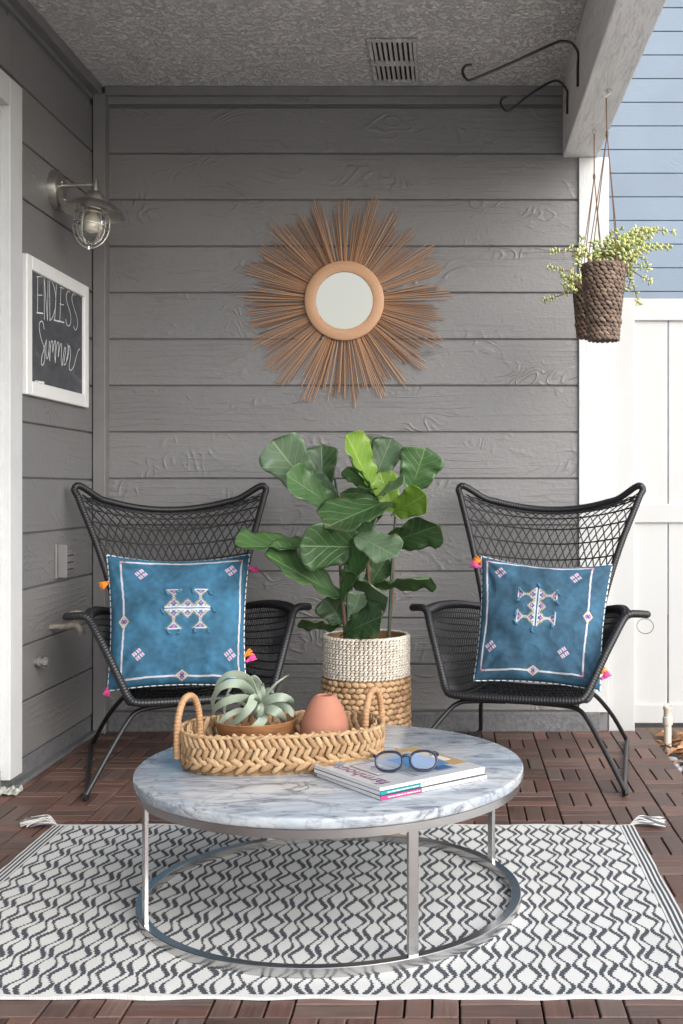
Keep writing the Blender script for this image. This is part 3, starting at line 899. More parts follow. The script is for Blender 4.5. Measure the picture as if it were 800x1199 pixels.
bd = [i for i in range(W)] + [j*W+N1 for j in range(1, N2+1)] + [N2*W+i for i in range(N1-1, -1, -1)] + [j*W for j in range(N2-1, 0, -1)]
bv = [(rmb.v[i][0]*1.0, rmb.v[i][1]*1.0, .0008) for i in bd]
n0 = len(rmb.v); rmb.v += bv; L = len(bd)
for i in range(L):
    j = (i+1) % L
    rmb.f.append((bd[i], n0+i, n0+j, bd[j])); rmb.m.append(0)
rmb.build('rug_weave', rug_mat(), rg, angle=60)
rs = random.Random(2)
for (px, sg) in ((RX0, -1), (RX1, 1)):
    t = MB()
    for i in range(46):
        a0 = Vector(((px-cxr) - sg*.01, (RY1-cyr) - .005, .008))
        dx, dy = sg*rs.uniform(.07, .115), rs.uniform(-.02, .045)
        z = rs.uniform(.004, .024)
        p = [a0, a0+Vector((dx*.3, dy*.2+rs.uniform(-.006,.006), z)), a0+Vector((dx*.65, dy*.7, z*.8)), a0+Vector((dx, dy, rs.uniform(-.003,.012)))]
        t.tube(spline(p, 4), .0019, 5, mi=0 if rs.random() < .5 else 1)
    t.build('corner_tassel', [simple('ivory_yarn', (.62,.60,.56), .95), simple('grey_yarn', (.16,.165,.175), .95)], rg)

# ================================================================== COFFEE TABLE
TX, TY, ZT, TR = -.305, 2.905, .350, .490
ct = empty('coffee_table', (TX, TY, 0), 'round marble coffee table on a polished metal ring base', 'table')
pr = [(0, ZT-.026), (TR-.006, ZT-.026), (TR-.0015, ZT-.0235), (TR, ZT-.020), (TR, ZT-.005), (TR-.0015, ZT-.0015), (TR-.005, ZT), (0, ZT)]
MB().lathe(pr, (0,0,0), 128).build('marble_top', M['marble'], ct, angle=50)
def ring(mbx, r0, r1, z0, z1, n=128):
    c = .0012
    return mbx.lathe([(r0, z0), (r1, z0), (r1, z0+c), (r1, z1-c), (r1-c, z1), (r0+c, z1), (r0, z1-c)], (0,0,0), n, closed=True)
ring(MB(), TR-.030, TR-.007, ZT-.0262-.020, ZT-.0262).build('top_band', M['chrome'], ct, angle=30)
RZ = .0085
ring(MB(), TR-.030, TR-.006, RZ, RZ+.020).build('base_ring', M['chrome'], ct, angle=30)
for a in (-62, -152, 28, 118):
    c, s = math.cos(R(a)), math.sin(R(a))
    rr = TR-.018
    zc = (RZ+.020 + ZT-.0462)/2; hh = (ZT-.0462 - RZ-.020)/2
    MB().obox((c*rr, s*rr, zc), (-s*.0125, c*.0125, 0), (c*.005, s*.005, 0), (0,0,hh)).build('leg', M['chrome'], ct, smooth=False, bevel=.0012)

# ================================================================== WOVEN TRAY
def sup(t, a, b, e=.72):
    c, s = math.cos(t), math.sin(t)
    return Vector((math.copysign(abs(c)**e, c)*a, math.copysign(abs(s)**e, s)*b, 0))
def perim(a, b, n, e=.72):
    p = [sup(2*math.pi*i/720, a, b, e) for i in range(720)] ; p.append(p[0].copy())
    L = sum((p[i+1]-p[i]).length for i in range(720))
    q = resample(p, L/n)[:n]
    return q
tray_loc = Vector((-.4325, 2.925, ZT)); ta = 11
tr = empty('woven_tray', tray_loc, 'golden woven oval tray basket with two hoop handles on the marble table', 'basket', rot=(0,0,R(ta)))
ta_, tb_ = .252, .150
def band(mbx, a, b, z, n, ll, ww, th, slope, e=.72, phase=0, alt=False, jit=.15, seed=1, flare=0):
    rs = random.Random(seed)
    pts = perim(a, b, n, e)
    for i in range(n):
        p = pts[i].lerp(pts[(i+1) % n], phase); t = (pts[(i+1) % n]-pts[i-1]).normalized(); nn = Vector((t.y, -t.x, 0))
        sg = slope*(1 if (not alt or i % 2 == 0) else -1) + R(rs.uniform(-8, 8)) 
        d = t*math.cos(sg) + Vector((0,0,1))*math.sin(sg)
        dd = t*(-math.sin(sg)) + Vector((0,0,1))*math.cos(sg)
        k = 1+rs.uniform(-jit, jit)
        mbx.lobe(p+Vector((0,0,z))+nn*rs.uniform(-.0010,.0016), d*ll*k*1.28, dd*ww*1.12*rs.uniform(.85,1.1), nn*th*.8, nu=8, nv=6, sh=1.15)
body = MB()
e = .74
# base twisted row
band(body, ta_-.012, tb_-.012, .0062, 84, .0115, .0062, .006, R(22), e, seed=4)
# lower plait: two rows forming chevrons
band(body, ta_+.001, tb_+.001, .0225, 46, .0185, .0078, .0085, R(32), e, seed=5)
band(body, ta_+.001, tb_+.001, .0345, 46, .0185, .0078, .0085, R(-30), e, phase=.5, seed=6)
# upper band: tall plaited lozenges
band(body, ta_+.001, tb_+.001, .056, 76, .0165, .0068, .008, R(62), e, seed=7)
band(body, ta_+.003, tb_+.003, .080, 76, .0165, .0068, .008, R(-62), e, phase=.5, seed=8)
band(body, ta_-.003, tb_-.003, .068, 76, .015, .0068, .008, R(85), e, phase=.25, seed=18)
# rim
band(body, ta_+.002, tb_+.002, .0945, 90, .0125, .0042, .0075, R(14), e, seed=9)
# inner faces
band(body, ta_-.012, tb_-.012, .060, 60, .0185, .0085, .005, R(66), e, seed=10)
band(body, ta_-.012, tb_-.012, .082, 60, .0165, .0085, .005, R(-64), e, phase=.5, seed=11)
body.build('body', M['straw'], tr, angle=180)
lin = MB()
P1 = perim(ta_-.006, tb_-.006, 96, e)
lin.v = [tuple(p+Vector((0,0,.004))) for p in P1] + [tuple(p+Vector((0,0,.092))) for p in P1] + [tuple(p*.975+Vector((0,0,.092))) for p in P1] + [tuple(p*.97+Vector((0,0,.009))) for p in P1]
n = 96
for i in range(n):
    j = (i+1) % n
    lin.f += [(i, j, n+j, n+i), (n+i, n+j, 2*n+j, 2*n+i), (2*n+i, 2*n+j, 3*n+j, 3*n+i)]
lin.f += [tuple(range(3*n, 4*n)), tuple(range(n-1, -1, -1))]
lin.m = [0]*len(lin.f)
lin.build('lining', M['straw_base'], tr, angle=40)
def handle(sx, lean):
    hb = MB()
    cxh = sx*(ta_-.016); rz = R(-33); hgt = .176
    pr = [(-.050,.028), (-.0505,.085), (-.045,.130), (-.026,.166), (0,hgt), (.026,.164), (.043,.128), (.048,.085), (.046,.03)]
    path = spline([(cxh - math.sin(rz)*d_ , math.cos(rz)*d_, z_) for d_, z_ in pr], 10)
    path = resample(path, .0022)
    rad = [.0086 + .0007*math.sin(i*1.55) for i in range(len(path))]
    hb.tube(path, rad, 12)
    return hb.build('handle', fibre_handle, tr, angle=180)
fibre_handle = simple('wrapped_straw_handle', (.36,.205,.10), .7, nscale=70, var=.28, bump=.4)
handle(-1, .016); handle(1, .016)

# ---- wooden bowl in tray
bl = P(300, 860, 2.985); bl.z = ZT+.0095
o = MB().lathe([(0,0),(.055,0),(.075,.012),(.100,.045),(.1085,.068),(.105,.0695),(.0985,.062),(.082,.030),(.06,.018),(0,.015)], n=64).build('wooden_bowl', M['bowl'])
o.location = bl; o.scale = (1, 1, 1.3)
tag(o, 'brown wooden bowl in the woven tray under the air plant', 'bowl')
# ---- air plant
ap = empty('air_plant', bl+Vector((0,0,.022)), 'silvery green curly air plant in the wooden bowl', 'plant')
iv = inv_of(ap)
YA = 2.985
def ribbon(pts, w0, w1, bulge, label='leaf', face=0.0):
    pp = [(240+a/6.667, 775+b/6.667) for a, b in pts]
    n = len(pp); P3 = []
    for i, (a, b) in enumerate(pp):
        t = i/(n-1)
        P3.append(P(a, b, YA - bulge*math.sin(math.pi*min(1, t*1.05)) - .012*t))
    path = spline(P3, 8); L = len(path)
    vs = []; fs = []
    for i, p in enumerate(path):
        t = i/(L-1)
        T = (path[min(i+1, L-1)]-path[max(i-1, 0)]).normalized()
        V = Vector((0, -1, .15 + face)).normalized()
        W_ = T.cross(V).normalized()
        Nn = W_.cross(T).normalized()
        w = 1.02*(w0*(1-t**1.8) + w1*t)*.5 * min(1, .7+t*2)
        if t > .93: w *= max(.15, (1-t)/.07)
        cup = w*.07
        tw = .55*math.sin(t*4.2+len(pts)+w0*300)
        W_ = (W_*math.cos(tw) + Nn*math.sin(tw)).normalized(); Nn = W_.cross(T).normalized()
        vs += [p - W_*w - Nn*(-cup*0+cup), p - W_*w*.5 - Nn*cup*.25, p, p + W_*w*.5 - Nn*cup*.25, p + W_*w - Nn*cup]
        vs += [q - Nn*.0016 for q in vs[-5:]]
    for i in range(L-1):
        a, b = i*10, (i+1)*10
        for k in range(4):
            fs.append((a+k, a+k+1, b+k+1, b+k)); fs.append((a+5+k+1, a+5+k, b+5+k, b+5+k+1))
        fs.append((a, b, b+5, a+5)); fs.append((a+4, a+9, b+9, b+4))
    MB().add(vs, fs).build('leaf', M['airplant'], ap, inv=iv, angle=60)
k_ = .0225
ribbon([(395,330),(385,250),(350,150),(270,98),(180,100),(110,150),(75,210)], .020, .006, .030)
ribbon([(390,330),(350,230),(280,175),(190,170),(110,205),(65,280),(55,360)], .023, .010, .045)
ribbon([(380,330),(320,290),(230,290),(140,320),(75,365),(55,420)], .023, .008, .055)
ribbon([(430,330),(385,285),(360,340),(310,400),(250,455),(190,485),(140,490)], .024, .009, .060)
ribbon([(440,400),(455,440),(410,500),(340,555),(280,585),(225,605)], .022, .014, .065)
ribbon([(440,370),(500,365),(560,390),(600,435),(618,485)], .026, .014, .045)
ribbon([(440,345),(500,295),(580,275),(650,290),(690,325)], .026, .010, .030)
ribbon([(440,330),(490,240),(560,165),(655,100)], .007, .002, .01)
ribbon([(430,320),(425,220),(400,150),(360,115)], .024, .016, -.01)
ribbon([(445,320),(470,260),(500,220),(540,245)], .018, .004, -.02)
ribbon([(350,380),(250,385),(170,425),(120,490),(100,570)], .017, .005, .03)
ribbon([(500,360),(590,345),(660,375),(690,430)], .020, .010, .0)
ribbon([(330,350),(200,270),(160,300),(150,380),(170,440)], .011, .004, -.015)
ribbon([(320,250),(230,150),(200,200),(170,260),(150,340)], .009, .003, -.03)
ribbon([(430,320),(400,230),(330,140),(250,130)], .018, .008, -.02)
ribbon([(450,310),(455,240),(450,190),(455,170)], .014, .003, -.01)
ribbon([(440,310),(425,350),(405,400),(390,430)], .007, .002, .045)
ribbon([(110,420),(100,480),(95,540),(130,590),(150,590)], .006, .003, .03)
MB().lobe(P(305, 833, YA), (0,0,.022), (.022,0,0), (0,.022,0), nu=10, nv=8).build('core', M['airplant'], ap, inv=iv, angle=180)

# ---- terracotta vase
vz = P(380.5, 860, 2.955); vz.z = ZT+.0095
vp = [(0,0),(.046,0),(.052,.005),(.060,.025),(.0635,.050),(.061,.078),(.052,.105),(.040,.128),(.028,.142),(.022,.1455),(.019,.144),(.021,.138),(.034,.125),(.046,.10),(.054,.06),(.05,.02),(0,.01)]
sp = spline([(r, 0, z) for r, z in vp], 3)
o = MB().lathe([(max(0, p.x), p.z) for p in sp], n=64).build('terracotta_vase', M['terracotta'], angle=70)
o.location = vz; o.scale = (1, 1, 1.07)
tag(o, 'smooth egg-shaped terracotta vase in the right half of the woven tray', 'vase')

# ================================================================== MAGAZINES
def magmat(name, c): return simple(name, c, .28, nscale=6, var=.05)
ml, mf, mr = Vector((-.322, 2.785, 0)), Vector((-.158, 2.552, 0)), Vector((.084, 2.748, 0))
ex = (mr-mf); ey = (ml-mf)
Wm, Hm = ex.length, ey.length
axx = ex.normalized(); ayy = ey.normalized()
ayy = (ayy - axx*ayy.dot(axx)).normalized()
ang = math.atan2(axx.y, axx.x)
Hm = .275
zc = ZT+.0005
def magazine(z0, th, dx, dy, dr, label, spine_col, cover):
    e_ = empty('magazine', (mf.x+dx, mf.y+dy, z0), label, 'magazine', 'magazines stacked on the marble table', rot=(0,0,ang+R(dr)))
    MB().box(.001, Wm-.0015, .0015, Hm-.001, .0006, th-.0006).build('pages', M['paper'], e_, smooth=False)
    MB().box(0, Wm, 0, Hm, th-.0005, th+.0001).box(0, Wm, 0, Hm, 0, .0005).build('cover', cover, e_, smooth=False)
    s1 = MB().box(0, Wm*.37, -.0012, .0012, .0009, th-.0006).build('spine', spine_col, e_, smooth=False)
    MB().box(Wm*.371, Wm, -.001, .0012, .0009, th-.0006).build('spine', M['paper'], e_, smooth=False)
    return e_
grey_cover = magmat('cover_dark', (.07,.07,.08))
m1 = magazine(zc, .0095, 0, 0, -.8, 'bottom magazine of the stack with a pink spine', magmat('pink_spine', (.50,.04,.17)), grey_cover)
m2 = magazine(zc+.0100, .0095, -.001, .003, .6, 'middle magazine of the stack with a teal spine', magmat('teal_spine', (.005,.22,.25)), grey_cover)
covw = magmat('cover_white', (.44,.45,.46))
m3 = magazine(zc+.0200, .0075, -.002, .004, 0, 'top magazine of the stack with a white cover and purple title', M['frame_white'], covw)
zt3 = .0078
# cover picture
def flat(name, rects, mat, z, par=m3):
    mb = MB()
    for (a, b, c, d) in rects: mb.box(a, b, c, d, z, z+.0004)
    return mb.build(name, mat, par, smooth=False)
flat('cover_picture', [(.115, .255, .03, .235)], magmat('print_grey', (.27,.31,.36)), zt3)
flat('cover_picture', [(.01, Wm-.003, Hm-.034, Hm-.002), (.265, Wm-.003, .06, Hm-.0345)], magmat('print_gold', (.40,.26,.11)), zt3)
flat('cover_picture', [(.165, .262, .075, .20)], magmat('print_blue', (.06,.20,.42)), zt3+.0005)
flat('cover_picture', [(.200, .245, .04, .0745)], magmat('print_blue_dark', (.03,.09,.20)), zt3+.0005)
flat('cover_picture', [(.272, .295, .11, .16)], magmat('print_white', (.62,.64,.64)), zt3+.0005)
flat('caption_box', [(.062, .128, .095, .205)], magmat('print_white', (.48,.49,.53)), zt3+.0005)
flat('caption_border', [(.058, .0605, .090, .210), (.1295, .132, .03, .240), (.0606, .1294, .090, .0925), (.0606, .1294, .2075, .210)], magmat('print_line', (.14,.14,.15)), zt3+.0005)
dsc = MB().lathe([(0,0),(.013,0),(.013,.0004),(0,.0004)], (.055, Hm-.030, zt3+.0006), 24)
dsc.build('round_badge', magmat('print_badge', (.16,.25,.33)), m3, smooth=False)
def text(body, size, mat, par, x, y, z, rot, name='title', sx=1.0):
    cu = bpy.data.curves.new('t', 'FONT'); cu.body = body; cu.size = size; cu.extrude = .0001; cu.resolution_u = 3
    to = bpy.data.objects.new('t', cu); col.objects.link(to)
    bpy.context.view_layer.update()
    me = bpy.data.meshes.new_from_object(to.evaluated_get(bpy.context.evaluated_depsgraph_get()))
    bpy.data.objects.remove(to)
    xs = [v.co.x for v in me.vertices]
    w = (max(xs)-min(xs))
    o = bpy.data.objects.new(name, me); col.objects.link(o); o.parent = par
    me.materials.clear(); me.materials.append(mat)
    o.location = (x, y, z); o.rotation_euler = (0, 0, R(rot)); o.scale = (sx, 1, 1)
    return o, w
# title runs along the short edge, letter tops toward that edge (-x), reading from spine end (y small) upward
tt, w_ = text('farmhouse', .052, magmat('print_purple', (.13,.012,.11)), m3, .048, .022, zt3+.0004, 90, 'title')
tt.scale = (.235/w_, 1, 1)
text('style', .030, magmat('print_violet', (.25,.16,.36)), m3, .107, .118, zt3+.0012, 90, 'subtitle')[0]
# spine ticks (illegible small print)
for par, th in ((m1, .0095), (m2, .0095)):
    sp_ = MB()
    rr = random.Random(4); x = .02
    while x < Wm*.34:
        w = rr.uniform(.002, .006); sp_.box(x, x+w, -.0016, -.0011, th*.38, th*.62); x += w+rr.uniform(.0012,.003)
    sp_.build('spine_print', M['frame_white'], par, smooth=False)

# ---- eyeglasses on the top magazine
zg = m3.location.z + zt3 + .0012
gc = P(476, 897, 2.70)
ga = Vector((-.105, 2.694, zg))
gs = empty('eyeglasses', ga, 'dark rimmed eyeglasses resting on the top magazine', 'eyeglasses', rot=(0,0,R(6)))
def rim_path(cx, s, w=.026, h=.0195):
    pts = []
    for i in range(28):
        t = 2*math.pi*i/28
        c, ss = math.cos(t), math.sin(t)
        x = cx + w*math.copysign(abs(c)**.85, c)
        z = .0215 + (h*(1.0 if ss < 0 else .92))*math.copysign(abs(ss)**.85, ss)
        pts.append(Vector((x, -.004*math.cos((x)/.06*1.2), z)))
    return pts
lean = Matrix.Rotation(R(-24), 4, 'X')
gs.scale = (1.22, 1.22, 1.22)
for cx in (-.0335, .0335):
    rp = [lean @ p for p in rim_path(cx, 1)]
    MB().tube(rp, .0026, 8, closed=True).build('rim', M['spec_frame'], gs)
    c = sum(rp, Vector())/len(rp)
    lens = MB(); nb = len(rp)
    nrm = (lean @ Vector((0,-1,0)))*.0006
    lens.v = [tuple(p+nrm) for p in rp] + [tuple(p-nrm) for p in rp]
    lens.f = [tuple(range(nb)), tuple(range(2*nb-1, nb-1, -1))] + [(i, nb+i, nb+(i+1)%nb, (i+1)%nb) for i in range(nb)]
    lens.m = [0]*len(lens.f)
    lens.build('lens', M['lens'], gs, angle=30)
MB().tube([lean @ Vector(p) for p in spline([(-.009,-.004,.027),(-.004,-.006,.0305),(.004,-.006,.0305),(.009,-.004,.027)], 4)], .0026, 8).build('bridge', M['spec_frame'], gs)
for s in (-1, 1):
    a = lean @ Vector((s*.060, -.002, .031))
    pth = spline([a, a+Vector((s*.003,.006,0)), (s*.066, .07, .018), (s*.064, .115, .010), (s*.058, .135, .002)], 6)
    MB().tube(pth, .0024, 8, flat=1.4, up=(0,0,1)).build('temple_arm', M['spec_frame'], gs)
# ================================================================== CHAIRS
def arm_top(s, t):   # s = side sign, t 0 rear .. 1 front
    p = spline([(s*.238,-.205,.572), (s*.315,-.10,.592), (s*.362,.02,.596), (s*.378,.135,.588)], 10)
    x = t*(len(p)-1); i = min(int(x), len(p)-2); return p[i].lerp(p[i+1], x-i)
def seat_edge(s, t):
    p = spline([(s*.212,-.165,.272), (s*.228,-.02,.262), (s*.240,.15,.275), (s*.250,.285,.303)], 10)
    x = t*(len(p)-1); i = min(int(x), len(p)-2); return p[i].lerp(p[i+1], x-i)
def front_edge(s, t):  # t 0 bottom .. 1 top
    p = spline([(s*.250,.285,.303), (s*.285,.262,.370), (s*.325,.215,.47), (s*.362,.165,.56), (s*.378,.135,.588)], 8)
    x = t*(len(p)-1); i = min(int(x), len(p)-2); return p[i].lerp(p[i+1], x-i)
def back_edge(s, t):   # t 0 bottom .. 1 top
    p = spline([(s*.212,-.165,.272), (s*.222,-.185,.40), (s*.242,-.208,.575), (s*.300,-.262,.80), (s*.364,-.325,.985), (s*.383,-.345,1.04)], 10)
    x = t*(len(p)-1); i = min(int(x), len(p)-2); return p[i].lerp(p[i+1], x-i)
def back_pt(s, t):     # s -1..1
    t = max(0, min(1, t)); 
    l = back_edge(-1, t); r = back_edge(1, t)
    p = l.lerp(r, (s+1)/2)
    q = 1-s*s
    p.y -= q*(.025+.085*t)
    p.z -= q*.088*t*t + 0.0
    return p
def arm_pt(s, a, b):   # a rear..front, b bottom..top
    p = seat_edge(s, a).lerp(arm_top(s, a), b)
    f = front_edge(s, b); lin = seat_edge(s, 1).lerp(arm_top(s, 1), b)
    p += (f-lin)*a**2
    p.x -= s*.020*math.sin(math.pi*b)*(1-a)
    return p
def seat_pt(u, v):     # u -1..1, v 0 rear..1 front
    l = seat_edge(-1, v); r = seat_edge(1, v)
    p = l.lerp(r, (u+1)/2); p.z -= .022*(1-u*u)*math.sin(math.pi*(.15+.7*v))
    return p
def wrapped(mbx, path, r, n=10):
    path = resample(path, .0022)
    rad = [r*(1+.045*math.sin(i*1.25)) for i in range(len(path))]
    mbx.tube(path, rad, n)
def make_chair(loc, yaw, label):
    e_ = empty('wicker_armchair', loc, label, 'armchair', 'black wicker armchairs against the back wall', rot=(0,0,R(180+yaw)))
    rsn = random.Random(1)
    # outer wrapped frame : arm tips, front edges, seat front
    def hf(s): return [(s*.452,.085,.590), (s*.425,.110,.594), (s*.395,.130,.594), (s*.375,.143,.578), (s*.352,.178,.53), (s*.318,.222,.455), (s*.280,.265,.365), (s*.258,.290,.318), (s*.228,.305,.300)]
    pts = hf(-1) + [(-.12,.312,.297), (0,.314,.296), (.12,.312,.297)] + list(reversed(hf(1)))
    fm = MB(); wrapped(fm, spline(pts, 8), .0142, 12)
    for s in (-1, 1): fm.lobe((s*.452,.085,.590), (s*.009,-.007,-.001), (0,.0,.0142), (.009,.011,0), nu=12, nv=6)
    fm.build('frame', M['black_wrap'], e_, angle=180)
    # back frame
    L_ = [back_edge(-1, i/14) for i in range(14)]
    top = [Vector((-.383,-.36,1.052))*1, ]
    tp = [back_pt(-1+2*i/16, 1.0)+Vector((0,0,.012)) for i in range(1, 16)]
    pts = L_ + [Vector((-.388,-.352,1.050)), Vector((-.366,-.358,1.064))] + tp[1:-1] + [Vector((.366,-.358,1.064)), Vector((.388,-.352,1.050))] + [back_edge(1, i/14) for i in range(13, -1, -1)]
    fb = MB(); wrapped(fb, spline(pts, 5), .0136, 12)
    fb.build('back_frame', M['black_wrap'], e_, angle=180)
    # arm top rails and rear/side seat rails
    for s in (-1, 1):
        ar = MB(); wrapped(ar, [arm_top(s, i/20) for i in range(21)], .011); ar.build('arm_rail', M['black_wrap'], e_, angle=180)
        ar = MB(); wrapped(ar, [seat_edge(s, i/20) for i in range(21)], .010); ar.build('seat_rail', M['black_wrap'], e_, angle=180)
    ar = MB(); wrapped(ar, [seat_pt(-1+i/10, 0) for i in range(21)], .010); ar.build('seat_rail', M['black_wrap'], e_, angle=180)
    # back weave: horizontal cords plus crossing diagonals
    bk = MB()
    rows = [0.04+.96*i/14 for i in range(14)]
    rr = .0030
    for j, t in enumerate(rows):
        bk.tube([back_pt(-1+2*i/30, t)+Vector((0,.0015,0)) for i in range(31)], rr*1.15, 5)
    nc = 20
    for c in range(-1, nc+2):
        for ph in (0, 1):
            path = []
            for j in range(len(rows)+1):
                t = rows[j] if j < len(rows) else 1.0
                s = -1 + 2*(c + (.5 if (j+ph) % 2 else -.5) + .5*math.sin(j*.35)*.3)/nc + rsn.uniform(-.004,.004)
                if -1.0 <= s <= 1.0: path.append(back_pt(s, t))
                else:
                    if len(path) > 1: bk.tube(path, rr, 5)
                    path = []
            if len(path) > 1: bk.tube(path, rr, 5)
    bk.build('back_weave', M['black_resin'], e_, angle=180)
    # seat weave dense
    sw = MB()
    for i in range(44):
        u = -1+2*(i+.5)/44
        sw.tube([seat_pt(u, j/24)+Vector((0,0,.0022*math.sin(j*2.1+(i % 2)*3.14))) for j in range(25)], .0042, 5)
    for j in range(13):
        sw.tube([seat_pt(-1+2*i/44, (j+.5)/13)+Vector((0,0,.0035*math.sin(i*math.pi+j*math.pi)+.001)) for i in range(45)], .0036, 5)
    sw.grid(lambda a, b: seat_pt(-1+2*a, b)+Vector((0,0,-.007)), 12, 10)
    sw.build('seat_weave', M['black_resin'], e_, angle=180)
    # arm panels
    for s in (-1, 1):
        aw = MB()
        for i in range(34):
            a = (i+.3)/34
            pth = []
            for j in range(21):
                b = j/20
                aa = a + .012*math.sin(b*6*math.pi + (i % 2)*0)
                pth.append(arm_pt(s, max(0, min(1, aa)), b))
            aw.tube(pth, .0027, 5)
        for j in range(13):
            b = (j+.5)/13
            q = .0034 if j % 2 else .0042
            aw.tube([arm_pt(s, i/24, b)+Vector((-s*.004*(1 if (i+j) % 2 else -1)*.5,0,0)) for i in range(25)], q*.8, 5)
        # rolled woven top strip of the arm
        for i in range(36):
            a = (i+.5)/36; c = arm_top(s, a)
            aw.tube([c+Vector((-s*.012,0,-.018)), c+Vector((-s*.008,0,.006)), c+Vector((s*.010,0,.010)), c+Vector((s*.022,.002,-.004))], .0042, 5)
        aw.build('arm_weave', M['black_resin'], e_, angle=180)
    # sled legs
    for s in (-1, 1):
        lg = MB()
        pts = [(s*.05,.215,.268), (s*.16,.225,.266), (s*.222,.238,.258), (s*.262,.262,.225), (s*.33,.322,.135), (s*.403,.385,.030), (s*.414,.394,.0135), (s*.408,.385,.0125),
               (s*.37,.05,.0115), (s*.318,-.395,.0115), (s*.312,-.415,.016), (s*.305,-.405,.035), (s*.27,-.27,.15), (s*.222,-.12,.252), (s*.19,-.06,.258)]
        lg.tube(spline(pts, 5), .0088, 10)
        lg.build('leg', M['black_metal'], e_, angle=60)
    return e_
ch_l = make_chair((-1.006, 4.355, 0), 23, 'black woven wing back armchair on the left, beside the chalkboard wall')
ch_r = make_chair((.310, 4.380, 0), -16, 'black woven wing back armchair on the right, in front of the white corner board')
# wire loop on the right chair's arm
wp = Vector((.690, 4.10, .570))
lo = [wp+Vector((.030*math.cos(t)+.012, .008*math.sin(t), .026*math.sin(t)-.014)) for t in [2*math.pi*i/24*1.06 for i in range(25)]]
wl_ = MB().tube(lo, .0012, 5).build('wire_loop', M['black_metal'])
tag(to_origin(wl_), 'thin wire loop hanging around the outer arm tip of the right chair', 'wire')

# ================================================================== CUSHIONS
BLUE = (.026,.106,.182); WHT = (.46,.46,.47); PNK = (.44,.11,.35); OCH = (.42,.33,.12); DKB = (.02,.04,.12)
def tri_motif(x, y, S):
    """triangle apex up, base on y=0, base half width .5*S, height .55*S. returns colour or None"""
    h = .52*S
    if y < 0 or y > h*1.12: return None
    hw = .5*S*(1-y/h)
    ax = abs(x)
    if ax < hw - .07*S:
        # inner lozenge pink and two white steps
        if abs(x)/(.13*S) + abs(y-.24*S)/(.13*S) < 1: return PNK
        if y < .11*S and .13*S < ax < .30*S and (ax-.215*S)**2 < (.085*S)**2: return WHT
        return None
    if ax < hw + .0*S: return WHT
    if ax < hw + .16*S and y > .02*S:
        return OCH if int((x*0+y)/(.045*S)) % 2 == 0 else None
    return None
def motif(x, y):
    """centre motif in pillow units, bar along x"""
    ay = abs(y)
    if abs(x) < .164:
        if ay < .018:
            return DKB if ay < .005 else (WHT if (int(x/.004) % 3) else (.35,.45,.55))
    for cx, S in ((-.098,.098), (0,.088), (.095,.098)):
        c = tri_motif(x-cx, ay-.018, S)
        if c: return c
    for cx in (-.098, .092):
        # chain link between
        yy = ay - .018 - .052
        if 0 <= yy < .034 and abs(abs(x-cx) - .0075*abs(math.sin(yy/.034*2*math.pi))) < .0030: return WHT
        # inverted triangle, apex toward the bar
        yt = ay - (.018+.052+.032)
        H_ = .050
        if 0 <= yt <= H_:
            hw = .056*yt/H_; ax = abs(x-cx)
            if ax < hw:
                if ax > hw-.009: return WHT
                if abs(x-cx)/.013 + abs(yt-.030)/.015 < 1: return PNK
                if yt > H_-.010: return WHT
                return None
            if ax < hw+.014 and int(yt/.0042) % 2 == 0: return OCH
    return None
def four(x, y):
    u = (x*.77+y*.64); v = (-x*.64+y*.77)
    x, y = u, v
    if abs(x) > .034 or abs(y) > .034: return None
    if abs(x) < .005 or abs(y) < .005: return None
    k = int((abs(x)-.005)/.010) if True else 0
    return (WHT, PNK, WHT)[min(2, k)]
def diamond(x, y):
    d = abs(x)/.034 + abs(y)/.045
    if d > 1.22: return None
    if d > 1.05: return OCH
    if d > .85: return WHT
    if abs(abs(x)-abs(y)*.75) < .005: return DKB if d < .7 else WHT
    if d < .7 and abs(x) > abs(y): return PNK
    return (.35,.40,.48) if d < .7 else None
def pattern(kind):
    lines = dict(left=(.10,.955,.955,.055), right=(.055,.865,.965,.075))[kind]
    def f(a, b):
        xl, xr_, yt, yb = lines
        wob = .006*math.sin(b*9)+.003*math.sin(a*13)
        if kind == 'left':
            m = motif(a-.565, b-.555)
            fs = ((.235,.845), (.875,.865), (.215,.225), (.885,.215)); ds = ((xl,.47), (.53,yb))
        else:
            m = motif(-(b-.585), a-.465)
            fs = ((.16,.865), (.745,.865), (.115,.255), (.70,.235)); ds = ((xr_,.53), (.47,yb))
        if m: return m
        for cx, cy in fs:
            c = four(a-cx, b-cy)
            if c: return c
        for i, (cx, cy) in enumerate(ds):
            c = diamond(a-cx+wob, b-cy+wob) if i == 0 else diamond(b-cy, a-cx)
            if c: return c
        for v, q, lo_, hi in ((a-xl+wob, b, yb, yt), (a-xr_+wob, b, yb, yt), (b-yt+wob*.7, a, xl, xr_), (b-yb+wob*.7, a, xl, xr_)):
            if abs(v) < .0068 and lo_ <= q <= hi:
                if (lo_+.03 > q or q > hi-.03) and abs(v) < .008: return (PNK if int(q*300) % 2 else OCH)
                return (WHT if (int(q*150) + (1 if v > 0 else 0)) % 4 else (.45,.42,.48))
        return None
    return f
